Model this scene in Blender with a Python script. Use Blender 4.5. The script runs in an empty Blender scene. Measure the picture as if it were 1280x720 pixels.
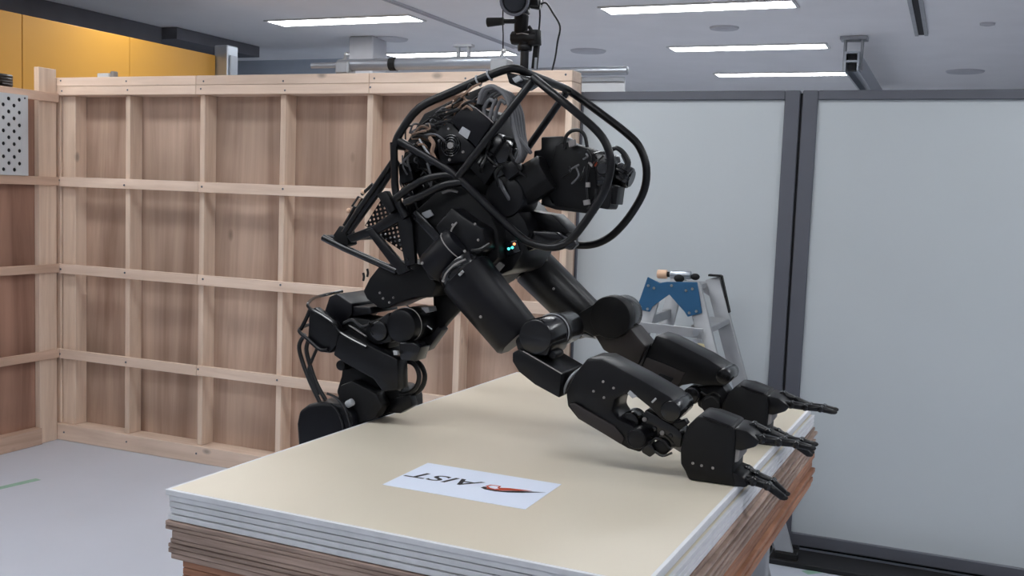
import bpy, bmesh, math, random
from mathutils import Vector, Matrix

# ------------------------------------------------------------------ camera, world, exposure
S = bpy.context.scene
COL = S.collection
F = 1280.31                       # focal length in pixels of the 1280 x 720 frame
CAM = Vector((0.0, 0.0, 1.38825))
RX = Vector((0.9176590, 0.3956381, 0.0370471))
RU = Vector((-0.0692260, 0.0673646, 0.9953240))
RF = Vector((-0.3912924, 0.9159326, -0.0892062))
cd = bpy.data.cameras.new('camera')
cd.sensor_width = 36.0
cd.lens = 36.0 * F / 1280.0
cd.clip_start = 0.05
co = bpy.data.objects.new('camera', cd)
COL.objects.link(co)
co.matrix_world = Matrix(((RX.x, RU.x, -RF.x, CAM.x), (RX.y, RU.y, -RF.y, CAM.y), (RX.z, RU.z, -RF.z, CAM.z), (0, 0, 0, 1)))
S.camera = co

wd = bpy.data.worlds.new('world')
S.world = wd
wd.use_nodes = True
wd.node_tree.nodes['Background'].inputs[0].default_value = (0.55, 0.58, 0.62, 1)
wd.node_tree.nodes['Background'].inputs[1].default_value = 0.15
S.view_settings.view_transform = 'Standard'
S.view_settings.look = 'None'
S.view_settings.gamma = 1.0
S.view_settings.use_curve_mapping = False
S.view_settings.exposure = 0.30
LAMP = 14.0                       # radiance of the ceiling light diffusers

random.seed(7)


def ray(x, y):
    return RX * ((x - 640) / F) - RU * ((y - 360) / F) + RF


def W(x, y, Y):                   # a traced point, given the depth plane it really lies in
    d = ray(x, y)
    return CAM + d * (Y / d.y)


def WZ(x, y, z):
    d = ray(x, y)
    return CAM + d * ((z - CAM.z) / d.z)


# ------------------------------------------------------------------ materials
MATS = {}


def srgb(r, g, b):
    def f(c):
        c /= 255.0
        return c / 12.92 if c <= 0.04045 else ((c + 0.055) / 1.055) ** 2.4
    return (f(r), f(g), f(b), 1.0)


def mat(name, col, rough=0.5, metal=0.0, spec=0.5, noise=0.0, nscale=8.0, bump=0.0, bscale=60.0, rnd=0.0, emit=None, es=0.0, coat=0.0):
    m = bpy.data.materials.new(name)
    m.use_nodes = True
    nt = m.node_tree
    N = nt.nodes
    L = nt.links
    b = N['Principled BSDF']
    b.inputs['Base Color'].default_value = col
    b.inputs['Roughness'].default_value = rough
    b.inputs['Metallic'].default_value = metal
    b.inputs['Specular IOR Level'].default_value = spec
    b.inputs['Coat Weight'].default_value = coat
    tc = N.new('ShaderNodeTexCoord')
    if noise > 0 or rnd > 0:
        n = N.new('ShaderNodeTexNoise')
        n.inputs['Scale'].default_value = nscale
        n.inputs['Detail'].default_value = 5
        L.new(tc.outputs['Object'], n.inputs['Vector'])
        mr = N.new('ShaderNodeMapRange')
        mr.inputs[1].default_value = 0.3
        mr.inputs[2].default_value = 0.7
        mr.inputs[3].default_value = 1 - noise
        mr.inputs[4].default_value = 1 + noise
        L.new(n.outputs[0], mr.inputs[0])
        v = mr.outputs[0]
        if rnd > 0:
            oi = N.new('ShaderNodeObjectInfo')
            r2 = N.new('ShaderNodeMapRange')
            r2.inputs[3].default_value = 1 - rnd
            r2.inputs[4].default_value = 1 + rnd
            L.new(oi.outputs['Random'], r2.inputs[0])
            mu = N.new('ShaderNodeMath')
            mu.operation = 'MULTIPLY'
            L.new(v, mu.inputs[0])
            L.new(r2.outputs[0], mu.inputs[1])
            v = mu.outputs[0]
        hs = N.new('ShaderNodeHueSaturation')
        hs.inputs['Color'].default_value = col
        L.new(v, hs.inputs['Value'])
        L.new(hs.outputs[0], b.inputs['Base Color'])
    if bump > 0:
        n2 = N.new('ShaderNodeTexNoise')
        n2.inputs['Scale'].default_value = bscale
        n2.inputs['Detail'].default_value = 3
        L.new(tc.outputs['Object'], n2.inputs['Vector'])
        bp = N.new('ShaderNodeBump')
        bp.inputs['Strength'].default_value = bump
        bp.inputs['Distance'].default_value = 0.002
        L.new(n2.outputs[0], bp.inputs['Height'])
        L.new(bp.outputs[0], b.inputs['Normal'])
    if emit:
        b.inputs['Emission Color'].default_value = emit
        b.inputs['Emission Strength'].default_value = es
    MATS[name] = m
    return m


def wood(name, c1, c2, axis, rough=0.6, knots=0.0, rnd=0.1, gscale=14.0, patch=0.25):
    """grain running along one axis (0 x, 1 y, 2 z), slow patches, a few knots"""
    m = bpy.data.materials.new(name)
    m.use_nodes = True
    nt = m.node_tree
    N = nt.nodes
    L = nt.links
    b = N['Principled BSDF']
    b.inputs['Roughness'].default_value = rough
    b.inputs['Specular IOR Level'].default_value = 0.3
    tc = N.new('ShaderNodeTexCoord')
    oi = N.new('ShaderNodeObjectInfo')
    sc = N.new('ShaderNodeVectorMath')
    sc.operation = 'SCALE'
    sc.inputs[0].default_value = (7.3, 5.1, 3.7)
    L.new(oi.outputs['Random'], sc.inputs['Scale'])
    ad = N.new('ShaderNodeVectorMath')
    L.new(tc.outputs['Object'], ad.inputs[0])
    L.new(sc.outputs[0], ad.inputs[1])
    mp = N.new('ShaderNodeMapping')
    s = [1.0, 1.0, 1.0]
    if axis == 3:
        s = [0.07, 0.07, 1.0]
    else:
        s[axis] = 0.07
    mp.inputs['Scale'].default_value = s
    L.new(ad.outputs[0], mp.inputs['Vector'])
    n = N.new('ShaderNodeTexNoise')
    n.inputs['Scale'].default_value = gscale
    n.inputs['Detail'].default_value = 8
    n.inputs['Roughness'].default_value = 0.62
    n.inputs['Distortion'].default_value = 0.6
    L.new(mp.outputs[0], n.inputs['Vector'])
    cr = N.new('ShaderNodeValToRGB')
    cr.color_ramp.elements[0].position = 0.32
    cr.color_ramp.elements[0].color = c2
    cr.color_ramp.elements[1].position = 0.66
    cr.color_ramp.elements[1].color = c1
    L.new(n.outputs[0], cr.inputs[0])
    n3 = N.new('ShaderNodeTexNoise')
    n3.inputs['Scale'].default_value = 2.2
    n3.inputs['Detail'].default_value = 2
    L.new(ad.outputs[0], n3.inputs['Vector'])
    mr = N.new('ShaderNodeMapRange')
    mr.inputs[1].default_value = 0.3
    mr.inputs[2].default_value = 0.7
    mr.inputs[3].default_value = 1 - patch
    mr.inputs[4].default_value = 1 + patch * 0.6
    L.new(n3.outputs[0], mr.inputs[0])
    r2 = N.new('ShaderNodeMapRange')
    r2.inputs[3].default_value = 1 - rnd
    r2.inputs[4].default_value = 1 + rnd
    L.new(oi.outputs['Random'], r2.inputs[0])
    mu = N.new('ShaderNodeMath')
    mu.operation = 'MULTIPLY'
    L.new(mr.outputs[0], mu.inputs[0])
    L.new(r2.outputs[0], mu.inputs[1])
    val = mu.outputs[0]
    if knots > 0:
        mp2 = N.new('ShaderNodeMapping')
        s2 = [1.0, 1.0, 1.0]
        s2[axis % 3] = 0.55
        mp2.inputs['Scale'].default_value = s2
        L.new(ad.outputs[0], mp2.inputs['Vector'])
        vo = N.new('ShaderNodeTexVoronoi')
        vo.inputs['Scale'].default_value = knots
        L.new(mp2.outputs[0], vo.inputs['Vector'])
        mk = N.new('ShaderNodeMapRange')
        mk.inputs[1].default_value = 0.03
        mk.inputs[2].default_value = 0.09
        mk.inputs[3].default_value = 0.55
        mk.inputs[4].default_value = 1.0
        L.new(vo.outputs['Distance'], mk.inputs[0])
        m3 = N.new('ShaderNodeMath')
        m3.operation = 'MULTIPLY'
        L.new(val, m3.inputs[0])
        L.new(mk.outputs[0], m3.inputs[1])
        val = m3.outputs[0]
    hs = N.new('ShaderNodeHueSaturation')
    L.new(cr.outputs[0], hs.inputs['Color'])
    L.new(val, hs.inputs['Value'])
    L.new(hs.outputs[0], b.inputs['Base Color'])
    bp = N.new('ShaderNodeBump')
    bp.inputs['Strength'].default_value = 0.15
    bp.inputs['Distance'].default_value = 0.001
    L.new(n.outputs[0], bp.inputs['Height'])
    L.new(bp.outputs[0], b.inputs['Normal'])
    MATS[name] = m
    return m


mat('floor', srgb(203, 208, 220), 0.45, noise=0.05, nscale=1.2, bump=0.05)
mat('ceiling', srgb(238, 237, 238), 0.9, noise=0.02, nscale=3, bump=0.1, bscale=150)
mat('shell', srgb(228, 229, 231), 0.9, noise=0.03)
mat('bluewall', srgb(170, 182, 198), 0.8, noise=0.03)
mat('shade_grey', srgb(110, 110, 116), 0.9, noise=0.05)  # grey of the boxes that stand in for ceiling shade
mat('yellow', srgb(202, 148, 56), 0.55, noise=0.04, nscale=1.0)
mat('steel', srgb(190, 196, 204), 0.3, metal=0.9, noise=0.06)
mat('alu', srgb(166, 171, 178), 0.36, metal=0.75, noise=0.05)
mat('alu_matt', srgb(168, 170, 173), 0.5, metal=0.4, noise=0.07, nscale=14)
mat('frame_grey', srgb(98, 100, 108), 0.45, metal=0.2, noise=0.04)
mat('dark_gap', srgb(22, 22, 26), 0.7, noise=0.05)
mat('partition', srgb(196, 202, 205), 0.42, noise=0.02, nscale=1.5, bump=0.03, bscale=200)
wood('ply', srgb(210, 183, 163), srgb(150, 120, 103), 2, knots=4.2, rnd=0.10, gscale=5.5, patch=0.2)
wood('ply_red', srgb(188, 148, 128), srgb(146, 110, 94), 2, knots=3.0, rnd=0.1, gscale=9, patch=0.25)
wood('stud', srgb(240, 217, 196), srgb(216, 190, 168), 2, knots=5, rnd=0.05, gscale=22, patch=0.1)
wood('rail', srgb(243, 220, 201), srgb(224, 198, 177), 0, knots=5, rnd=0.05, gscale=22, patch=0.1)
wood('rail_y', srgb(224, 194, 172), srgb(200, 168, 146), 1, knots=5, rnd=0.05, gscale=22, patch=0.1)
mat('face_cream', srgb(219, 209, 190), 0.34, noise=0.035, nscale=2.0, bump=0.02, bscale=120)
mat('edge_white', srgb(226, 227, 230), 0.7, noise=0.05, nscale=30, rnd=0.13)
wood('edge_ply', srgb(188, 164, 150), srgb(122, 102, 92), 3, rnd=0.16, gscale=60, patch=0.3)
wood('edge_orange', srgb(186, 136, 108), srgb(134, 92, 70), 3, rnd=0.14, gscale=60, patch=0.25)
mat('paper', srgb(226, 234, 250), 0.6, noise=0.01)
mat('ink', srgb(20, 22, 30), 0.6, noise=0.02)
mat('ink_red', srgb(190, 74, 44), 0.6, noise=0.02)
mat('black', srgb(12, 12, 15), 0.34, noise=0.2, nscale=12, spec=0.34, bump=0.03, bscale=200)
mat('black_matt', srgb(10, 10, 12), 0.5, noise=0.2, nscale=14, spec=0.3, bump=0.06, bscale=250)
mat('black_gloss', srgb(14, 14, 17), 0.2, noise=0.12, nscale=9, spec=0.55)
mat('black_blue', srgb(13, 13, 18), 0.4, noise=0.2, nscale=9, spec=0.26)
mat('brown_black', srgb(40, 34, 33), 0.45, noise=0.15, nscale=12)
mat('rubber', srgb(14, 14, 15), 0.75, noise=0.1)
mat('cable_black', srgb(16, 16, 18), 0.42, noise=0.1)
mat('cable_grey', srgb(104, 104, 107), 0.55, noise=0.1, rnd=0.12)
mat('cable_tan', srgb(150, 122, 104), 0.55, noise=0.12, rnd=0.2)
mat('screw', srgb(196, 196, 196), 0.28, metal=0.9, noise=0.05)
mat('label_grey', srgb(170, 172, 176), 0.5, noise=0.03)
mat('pad_grey', srgb(142, 138, 136), 0.6, noise=0.05)
mat('led_teal', srgb(40, 220, 205), 0.4, noise=0.02, emit=(0.1, 0.9, 0.8, 1), es=1.6)
mat('led_orange', srgb(255, 140, 90), 0.4, noise=0.02, emit=(1, 0.35, 0.15, 1), es=1.4)
mat('blue_plate', srgb(38, 92, 132), 0.45, noise=0.06, nscale=14)
mat('peach', srgb(236, 196, 164), 0.55, noise=0.05)
mat('sticker', srgb(226, 214, 170), 0.5, noise=0.04)
mat('panel_white', srgb(206, 210, 214), 0.4, noise=0.03)
mat('green_tape', srgb(150, 188, 170), 0.6, noise=0.08, nscale=20)
mat('lens', srgb(16, 17, 22), 0.08, noise=0.02, spec=0.8)
mat('vent', srgb(196, 196, 200), 0.8, noise=0.04)
mat('lamp_frame', srgb(214, 214, 214), 0.6, noise=0.02)
mat('diffuser', srgb(250, 250, 250), 0.6, noise=0.01, emit=(0.955, 0.98, 1.0, 1), es=LAMP)

# ------------------------------------------------------------------ builders
WORLD = {}                        # world position of every object built


class B:
    """collects shapes and links them as ONE mesh object"""

    def __init__(s):
        s.bm = bmesh.new()

    def _merge(s, t, bev=0.0, seg=1):
        bmesh.ops.recalc_face_normals(t, faces=t.faces)
        if bev > 0:
            es = [e for e in t.edges if len(e.link_faces) == 2 and e.calc_face_angle(0) > 0.5]
            bmesh.ops.bevel(t, geom=es, offset=bev, segments=seg, profile=0.5, affect='EDGES', clamp_overlap=True)
        me = bpy.data.meshes.new('t')
        t.to_mesh(me)
        t.free()
        s.bm.from_mesh(me)
        bpy.data.meshes.remove(me)
        return s

    def prism(s, pts, vec, bev=0.0, seg=1):
        t = bmesh.new()
        vec = Vector(vec)
        a = [t.verts.new(Vector(p)) for p in pts]
        b = [t.verts.new(Vector(p) + vec) for p in pts]
        n = len(pts)
        t.faces.new(a)
        t.faces.new(b[::-1])
        for i in range(n):
            t.faces.new((a[i], b[i], b[(i + 1) % n], a[(i + 1) % n]))
        return s._merge(t, bev, seg)

    def box(s, lo, hi, bev=0.0, seg=1):
        x0, y0, z0 = lo
        x1, y1, z1 = hi
        return s.prism([(x0, y0, z0), (x1, y0, z0), (x1, y1, z0), (x0, y1, z0)], (0, 0, z1 - z0), bev, seg)

    def limb(s, p0, p1, w0, h0, w1=None, h1=None, cut=0.25, bev=0.0, side=(0, 1, 0), roll=0.0):
        """bar from p0 to p1 with an octagonal section; w across (towards side), h the other way"""
        w1 = w0 if w1 is None else w1
        h1 = h0 if h1 is None else h1
        p0 = Vector(p0)
        p1 = Vector(p1)
        ax = (p1 - p0).normalized()
        sd = Vector(side)
        sd = (sd - ax * sd.dot(ax)).normalized()
        up = ax.cross(sd)
        if roll:
            q = Matrix.Rotation(roll, 3, ax)
            sd = q @ sd
            up = q @ up
        t = bmesh.new()
        rings = []
        for p, w, h in ((p0, w0, h0), (p1, w1, h1)):
            c = cut * min(w, h)
            r = []
            for a, b_ in ((w / 2 - c, h / 2), (w / 2, h / 2 - c), (w / 2, -h / 2 + c), (w / 2 - c, -h / 2), (-w / 2 + c, -h / 2), (-w / 2, -h / 2 + c), (-w / 2, h / 2 - c), (-w / 2 + c, h / 2)):
                r.append(t.verts.new(p + sd * a + up * b_))
            rings.append(r)
        t.faces.new(rings[0])
        t.faces.new(rings[1][::-1])
        for i in range(8):
            t.faces.new((rings[0][i], rings[1][i], rings[1][(i + 1) % 8], rings[0][(i + 1) % 8]))
        return s._merge(t, bev)

    def cyl(s, p0, p1, r0, r1=None, seg=20, bev=0.0):
        r1 = r0 if r1 is None else r1
        p0 = Vector(p0)
        p1 = Vector(p1)
        ax = (p1 - p0).normalized()
        u = ax.orthogonal().normalized()
        v = ax.cross(u)
        t = bmesh.new()
        A = []
        C = []
        for i in range(seg):
            a = 2 * math.pi * i / seg
            d = u * math.cos(a) + v * math.sin(a)
            A.append(t.verts.new(p0 + d * r0))
            C.append(t.verts.new(p1 + d * r1))
        t.faces.new(A[::-1])
        t.faces.new(C)
        for i in range(seg):
            t.faces.new((A[i], A[(i + 1) % seg], C[(i + 1) % seg], C[i]))
        bmesh.ops.recalc_face_normals(t, faces=t.faces)
        if bev > 0:
            es = [e for e in t.edges if e.calc_face_angle(0) > 0.9]
            bmesh.ops.bevel(t, geom=es, offset=bev, segments=2, profile=0.5, affect='EDGES', clamp_overlap=True)
        return s._merge(t, 0)

    def tube(s, pts, r, seg=10, smooth=0, closed=False):
        P = [Vector(p) for p in pts]
        if smooth:
            Q = []
            n = len(P)
            rng = range(n if closed else n - 1)
            for i in rng:
                if closed:
                    a, b_, c, d = P[(i - 1) % n], P[i], P[(i + 1) % n], P[(i + 2) % n]
                else:
                    a, b_, c, d = P[max(i - 1, 0)], P[i], P[i + 1], P[min(i + 2, n - 1)]
                for k in range(smooth):
                    t_ = k / smooth
                    Q.append(0.5 * ((2 * b_) + (c - a) * t_ + (2 * a - 5 * b_ + 4 * c - d) * t_ ** 2 + (3 * b_ - a - 3 * c + d) * t_ ** 3))
            if not closed:
                Q.append(P[-1])
            P = Q
        t = bmesh.new()
        n = len(P)
        u = None
        rings = []
        for i in range(n):
            if closed:
                tg = (P[(i + 1) % n] - P[(i - 1) % n]).normalized()
            else:
                tg = (P[min(i + 1, n - 1)] - P[max(i - 1, 0)]).normalized()
            if u is None:
                u = tg.orthogonal().normalized()
            u = (u - tg * u.dot(tg)).normalized()
            v = tg.cross(u)
            rr = r if not isinstance(r, (list, tuple)) else r[0] + (r[1] - r[0]) * i / (n - 1)
            rings.append([t.verts.new(P[i] + (u * math.cos(2 * math.pi * k / seg) + v * math.sin(2 * math.pi * k / seg)) * rr) for k in range(seg)])
        for i in range(n if closed else n - 1):
            a = rings[i]
            b_ = rings[(i + 1) % n]
            for k in range(seg):
                t.faces.new((a[k], a[(k + 1) % seg], b_[(k + 1) % seg], b_[k]))
        if not closed:
            t.faces.new(rings[0][::-1])
            t.faces.new(rings[-1])
        return s._merge(t, 0)

    def ball(s, c, r, sc=(1, 1, 1), seg=14):
        t = bmesh.new()
        bmesh.ops.create_uvsphere(t, u_segments=seg, v_segments=max(6, seg // 2), radius=r)
        for v in t.verts:
            v.co = Vector((v.co.x * sc[0], v.co.y * sc[1], v.co.z * sc[2])) + Vector(c)
        return s._merge(t, 0)

    def perf(s, o, u, v, nu, nv, hr, th, stagger=True):
        """plate of nu x nv cells spanned by u and v from o, every other cell with a real round hole"""
        t = bmesh.new()
        o = Vector(o)
        u = Vector(u) / nu
        v = Vector(v) / nv
        nrm = u.cross(v).normalized() * th
        cl = u.length
        for i in range(nu):
            for j in range(nv):
                c = o + u * (i + 0.5) + v * (j + 0.5)
                edge = [(-1, -1), (0, -1), (1, -1), (1, 0), (1, 1), (0, 1), (-1, 1), (-1, 0)]
                out = [t.verts.new(c + u * (a * 0.5) + v * (b_ * 0.5)) for a, b_ in edge]
                if stagger and (i + j) % 2:
                    t.faces.new(out)
                    continue
                un = u.normalized()
                vn = v.normalized()
                inn = []
                low = []
                for a, b_ in edge:
                    d = (un * a + vn * b_).normalized() * hr
                    inn.append(t.verts.new(c + d))
                    low.append(t.verts.new(c + d - nrm))
                for k in range(8):
                    k2 = (k + 1) % 8
                    t.faces.new((out[k], out[k2], inn[k2], inn[k]))
                    t.faces.new((inn[k], inn[k2], low[k2], low[k]))
        bmesh.ops.remove_doubles(t, verts=t.verts, dist=1e-5)
        me = bpy.data.meshes.new('t')
        t.to_mesh(me)
        t.free()
        s.bm.from_mesh(me)
        bpy.data.meshes.remove(me)
        return s

    def done(s, name, m, parent=None, ang=35, base=False):
        bm = s.bm
        lo = Vector((1e9,) * 3)
        hi = Vector((-1e9,) * 3)
        for v in bm.verts:
            for k in range(3):
                lo[k] = min(lo[k], v.co[k])
                hi[k] = max(hi[k], v.co[k])
        c = (lo + hi) / 2
        if base:
            c.z = lo.z
        bmesh.ops.translate(bm, verts=bm.verts, vec=-c)
        me = bpy.data.meshes.new(name)
        bm.to_mesh(me)
        bm.free()
        for p in me.polygons:
            p.use_smooth = True
        me.set_sharp_from_angle(angle=math.radians(ang))
        me.materials.append(MATS[m])
        o = bpy.data.objects.new(name, me)
        COL.objects.link(o)
        place(o, c, parent)
        return o


def place(o, c, parent=None):
    c = Vector(c)
    WORLD[o.name] = c
    if parent is not None:
        o.parent = parent
        o.location = c - WORLD[parent.name]
    else:
        o.location = c


def inst(src, name, c, parent=None):
    o = bpy.data.objects.new(name, src.data)
    COL.objects.link(o)
    place(o, c, parent)
    return o


def thing(name, label, cat, loc, group=None):
    o = bpy.data.objects.new(name, None)
    COL.objects.link(o)
    o.empty_display_size = 0.1
    place(o, loc)
    o['label'] = label
    o['category'] = cat
    if group:
        o['group'] = group
    return o


def tag(o, label, cat, group=None):
    o['label'] = label
    o['category'] = cat
    if group:
        o['group'] = group
    return o


def struct(o, label=None):
    o['kind'] = 'structure'
    if label:
        o['label'] = label
    return o


def sroot(name, loc, label=None):
    o = bpy.data.objects.new(name, None)
    COL.objects.link(o)
    place(o, loc)
    return struct(o, label)


# ------------------------------------------------------------------ room shell
CZ = 2.7
struct(B().box((-9, -3.2, -0.1), (5, 13.5, 0)).done('floor', 'floor'), 'pale blue grey smooth floor')
struct(B().box((-9, -3.2, CZ), (5, 13.5, CZ + 0.1)).done('ceiling', 'ceiling'), 'pale grey flat ceiling')
struct(B().box((-9, 13.5, 0), (5, 13.6, CZ)).done('wall_far', 'shell'), 'pale wall at the far end of the room')
struct(B().box((-9, -3.3, 0), (5, -3.2, CZ)).done('wall_near', 'shell'), 'pale wall behind the camera')
struct(B().box((5, -3.2, 0), (5.1, 13.5, CZ)).done('wall_right', 'shell'), 'pale wall on the right side')
struct(B().box((-9.1, -3.2, 0), (-9, 13.5, CZ)).done('wall_outer', 'shell'), 'pale wall on the far left side')
struct(B().box((-8.9, 8.05, 0), (-4.87, 8.15, 2.575)).done('wall_blue', 'bluewall'), 'blue grey wall section seen above the stud wall')
struct(B().box((-8.9, 4.2, 2.47), (-6.25, 6.9, CZ - 0.002)).done('ceiling_shade_1', 'shade_grey'), 'dark grey box standing in for shade on the ceiling above the yellow wall')  # dark box added in place of soft shade on the ceiling

struct(B().box((-8.9, 6.91, 2.6), (-6.1, 8.03, CZ - 0.002)).done('ceiling_shade_2', 'shade_grey'), 'thin dark box standing in for ceiling shade beyond the yellow wall')  # thinner box carries the built-in ceiling shade further back

# yellow partition wall beyond the left stud wall
yw = sroot('wall_yellow', (-5.05, 4.4, 0), 'bright yellow wall rising behind the stud wall')
for i, (y0, y1) in enumerate(((2.2, 3.275), (3.28, 4.385), (4.39, 5.225), (5.23, 6.07))):
    B().box((-5.09, y0, 0), (-5.0, y1, 2.325), 0.002).done('panel', 'yellow', yw)
t = thing('metal_post', 'shiny square metal post at the end of the yellow wall', 'post', (-4.92, 6.14, 0))
B().box((-5.02, 6.08, 0.0), (-4.90, 6.20, 2.40), 0.006).done('post_body', 'steel', t)
B().box((-4.899, 6.10, 0.0), (-4.885, 6.18, 2.33), 0.003).done('post_cover', 'alu', t)
tag(B().box((-4.86, 7.62, 0.0), (-4.62, 7.86, CZ - 0.003), 0.01).done('column', 'vent', base=True), 'square grey column rising to the ceiling behind the stud wall', 'column')

# ceiling lights: a regular grid over the whole room
lights_seen = {(-4.45, 6.9): 'bright linear ceiling light nearest above the left stud wall',
               (-4.45, 8.76): 'bright linear ceiling light partly behind the tripod camera',
               (-1.68, 6.9): 'largest bright linear ceiling light at the top of the picture',
               (-1.68, 8.7): 'middle one of three bright ceiling lights in a row above the partition',
               (-1.68, 10.53): 'farthest and lowest bright ceiling light beside the hanging rail'}
fr = df = None
for X in (-4.45, -1.68, 1.09):
    for Y in (-0.43, 1.4, 3.23, 5.06, 6.9, 8.73, 10.53):
        if X > 0 and Y > 5.5:
            continue
        key = next((k for k in lights_seen if abs(k[0] - X) < .1 and abs(k[1] - Y) < .1), None)
        lab = lights_seen[key] if key else 'linear ceiling light of the grid outside the picture'
        t = thing('ceiling_light', lab, 'ceiling light', (X, Y, CZ - 0.02), None if key else 'ceiling lights outside the picture')
        if fr is None:
            fr = B().box((X - 0.655, Y - 0.135, CZ - 0.012), (X + 0.655, Y - 0.115, CZ - 0.001)).box((X - 0.655, Y + 0.115, CZ - 0.012), (X + 0.655, Y + 0.135, CZ - 0.001)) \
                .box((X - 0.655, Y - 0.115, CZ - 0.012), (X - 0.635, Y + 0.115, CZ - 0.001)).box((X + 0.635, Y - 0.115, CZ - 0.012), (X + 0.655, Y + 0.115, CZ - 0.001)).done('light_frame', 'lamp_frame', t)
            df = B().box((X - 0.635, Y - 0.115, CZ - 0.009), (X + 0.635, Y + 0.115, CZ - 0.002)).done('diffuser', 'diffuser', t)
        else:
            inst(fr, 'light_frame', (X, Y, CZ - 0.0065), t)
            inst(df, 'diffuser', (X, Y, CZ - 0.0055), t)

# ceiling rails, hanging rail, round fittings
t = thing('curtain_rail', 'long thin double ceiling track running towards the tripod camera', 'track', (-3.66, 7, CZ))
B().box((-3.685, 1.0, CZ - 0.014), (-3.668, 8.45, CZ - 0.001)).box((-3.652, 1.0, CZ - 0.014), (-3.635, 8.45, CZ - 0.001)).done('track_flange', 'vent', t)
B().box((-3.668, 1.0, CZ - 0.006), (-3.652, 8.45, CZ - 0.001)).done('track_slot', 'dark_gap', t)
t = thing('curtain_rail', 'short dark ceiling track near the upper right edge', 'track', (-0.3, 6.5, CZ))
B().box((-0.36, 3.6, CZ - 0.016), (-0.335, 8.3, CZ - 0.001)).box((-0.295, 3.6, CZ - 0.016), (-0.27, 8.3, CZ - 0.001)).done('track_flange', 'alu_matt', t)
B().box((-0.335, 3.6, CZ - 0.008), (-0.295, 8.3, CZ - 0.001)).done('track_slot', 'dark_gap', t)
t = thing('hanging_rail', 'silver rail hung from a ceiling bracket above the partition', 'rail', (-0.8, 8.35, CZ))
B().box((-0.895, 8.28, CZ - 0.03), (-0.695, 8.42, CZ - 0.001), 0.004).done('ceiling_plate', 'alu_matt', t)
B().box((-0.865, 8.3, 2.44), (-0.85, 8.4, CZ - 0.03)).box((-0.74, 8.3, 2.44), (-0.725, 8.4, CZ - 0.03)).done('hanger', 'alu_matt', t)
B().box((-0.85, 8.24, 2.43), (-0.835, 11.6, 2.575)).box((-0.755, 8.24, 2.43), (-0.74, 11.6, 2.575)).box((-0.835, 8.24, 2.495), (-0.755, 11.6, 2.51)).box((-0.835, 8.24, 2.56), (-0.755, 11.6, 2.575)).done('rail_beam', 'alu', t)
B().box((-0.825, 8.27, 2.515), (-0.765, 8.36, 2.557)).box((-0.825, 8.27, 2.437), (-0.765, 8.36, 2.49)).done('hollow_shade', 'dark_gap', t)  # dark blocks in the open beam end paint the shade of its hollows
for x, y, r, lb in ((-1.67, 7.75, 0.11, 'round grey ceiling speaker between the two nearest right lights'), (-3.08, 8.73, 0.16, 'faint round ceiling vent right of the tripod camera'),
                    (0.0, 10.5, 0.17, 'faint round ceiling vent at far right'), (-4.54, 7.8, 0.14, 'faint round ceiling vent above the grey column'), (0.12, 7.9, 0.05, 'small round ceiling sensor near the upper right edge')):
    t = thing('ceiling_vent', lb, 'vent', (x, y, CZ), 'round ceiling fittings')
    B().cyl((x, y, CZ - 0.001), (x, y, CZ - 0.014), r, r * 0.94, 28).done('vent_rim', 'vent', t)
    B().cyl((x, y, CZ - 0.0145), (x, y, CZ - 0.02), r * 0.55, r * 0.45, 24).done('vent_core', 'vent', t)

# ------------------------------------------------------------------ stud wall behind the stack
YF = 4.012                        # front of the horizontal battens
XC = -4.356                       # inner corner
SP = 0.472                        # stud spacing
XE = XC + 6 * SP + 0.045          # right end
DEP = 0.089
wb = sroot('wall_back', ((XC + XE) / 2, YF + 0.1, 0), 'unfinished plywood stud wall with pale lumber battens')
x0 = XC
for k in range(3):
    x1 = XC + (2 * k + 2) * SP + (0.018 if k < 2 else 0.045)
    B().box((x0 + 0.0015, YF + DEP + 0.019, 0.0), (x1 - 0.0015, YF + DEP + 0.031, 1.90)).done('plywood_sheet', 'ply', wb)
    x0 = x1
st = B().box((0, YF + 0.02, 0.088), (0.03, YF + DEP + 0.018, 1.822), 0.002).done('stud', 'stud', wb)
place(st, (XC + 0.016, YF + 0.02 + (DEP - 0.002) / 2, 0.955), wb)
for k in range(1, 7):
    inst(st, 'stud', (XC + k * SP + (0.017 if k < 6 else 0.028), YF + 0.02 + (DEP - 0.002) / 2, 0.955), wb)
corner = B().box((XC + 0.036, YF + 0.03, 0.088), (XC + 0.125, YF + DEP + 0.018, 1.822), 0.002).done('stud', 'stud', wb)
spans = [(XC + 0.002, XC + 2 * SP + 0.008), (XC + 2 * SP + 0.01, XC + 4 * SP + 0.014), (XC + 4 * SP + 0.016, XE)]
for zc in (0.468, 0.923, 1.378):
    for a, b_ in spans:
        dz = random.uniform(-0.003, 0.003)
        B().box((a, YF + random.uniform(0, .002), zc - 0.025 + dz), (b_, YF + 0.0185, zc + 0.025 + dz), 0.0015).done('batten', 'rail', wb)
B().box((XC + 0.002, YF, 0.001), (XC + 3.4 * SP, YF + DEP + 0.018, 0.087), 0.002).done('bottom_plate', 'rail', wb)
B().box((XC + 3.4 * SP + 0.002, YF, 0.001), (XE, YF + DEP + 0.018, 0.087), 0.002).done('bottom_plate', 'rail', wb)
for zz in (1.823, 1.869):
    for a, b_ in ((XC + 0.002, XC + 2 * SP - 0.01), (XC + 2 * SP - 0.008, XC + 4 * SP + 0.02), (XC + 4 * SP + 0.022, XE)):
        B().box((a, YF - 0.001, zz), (b_, YF + DEP + 0.018, zz + 0.0445), 0.002).done('top_plate', 'rail', wb)
nail = None
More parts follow.
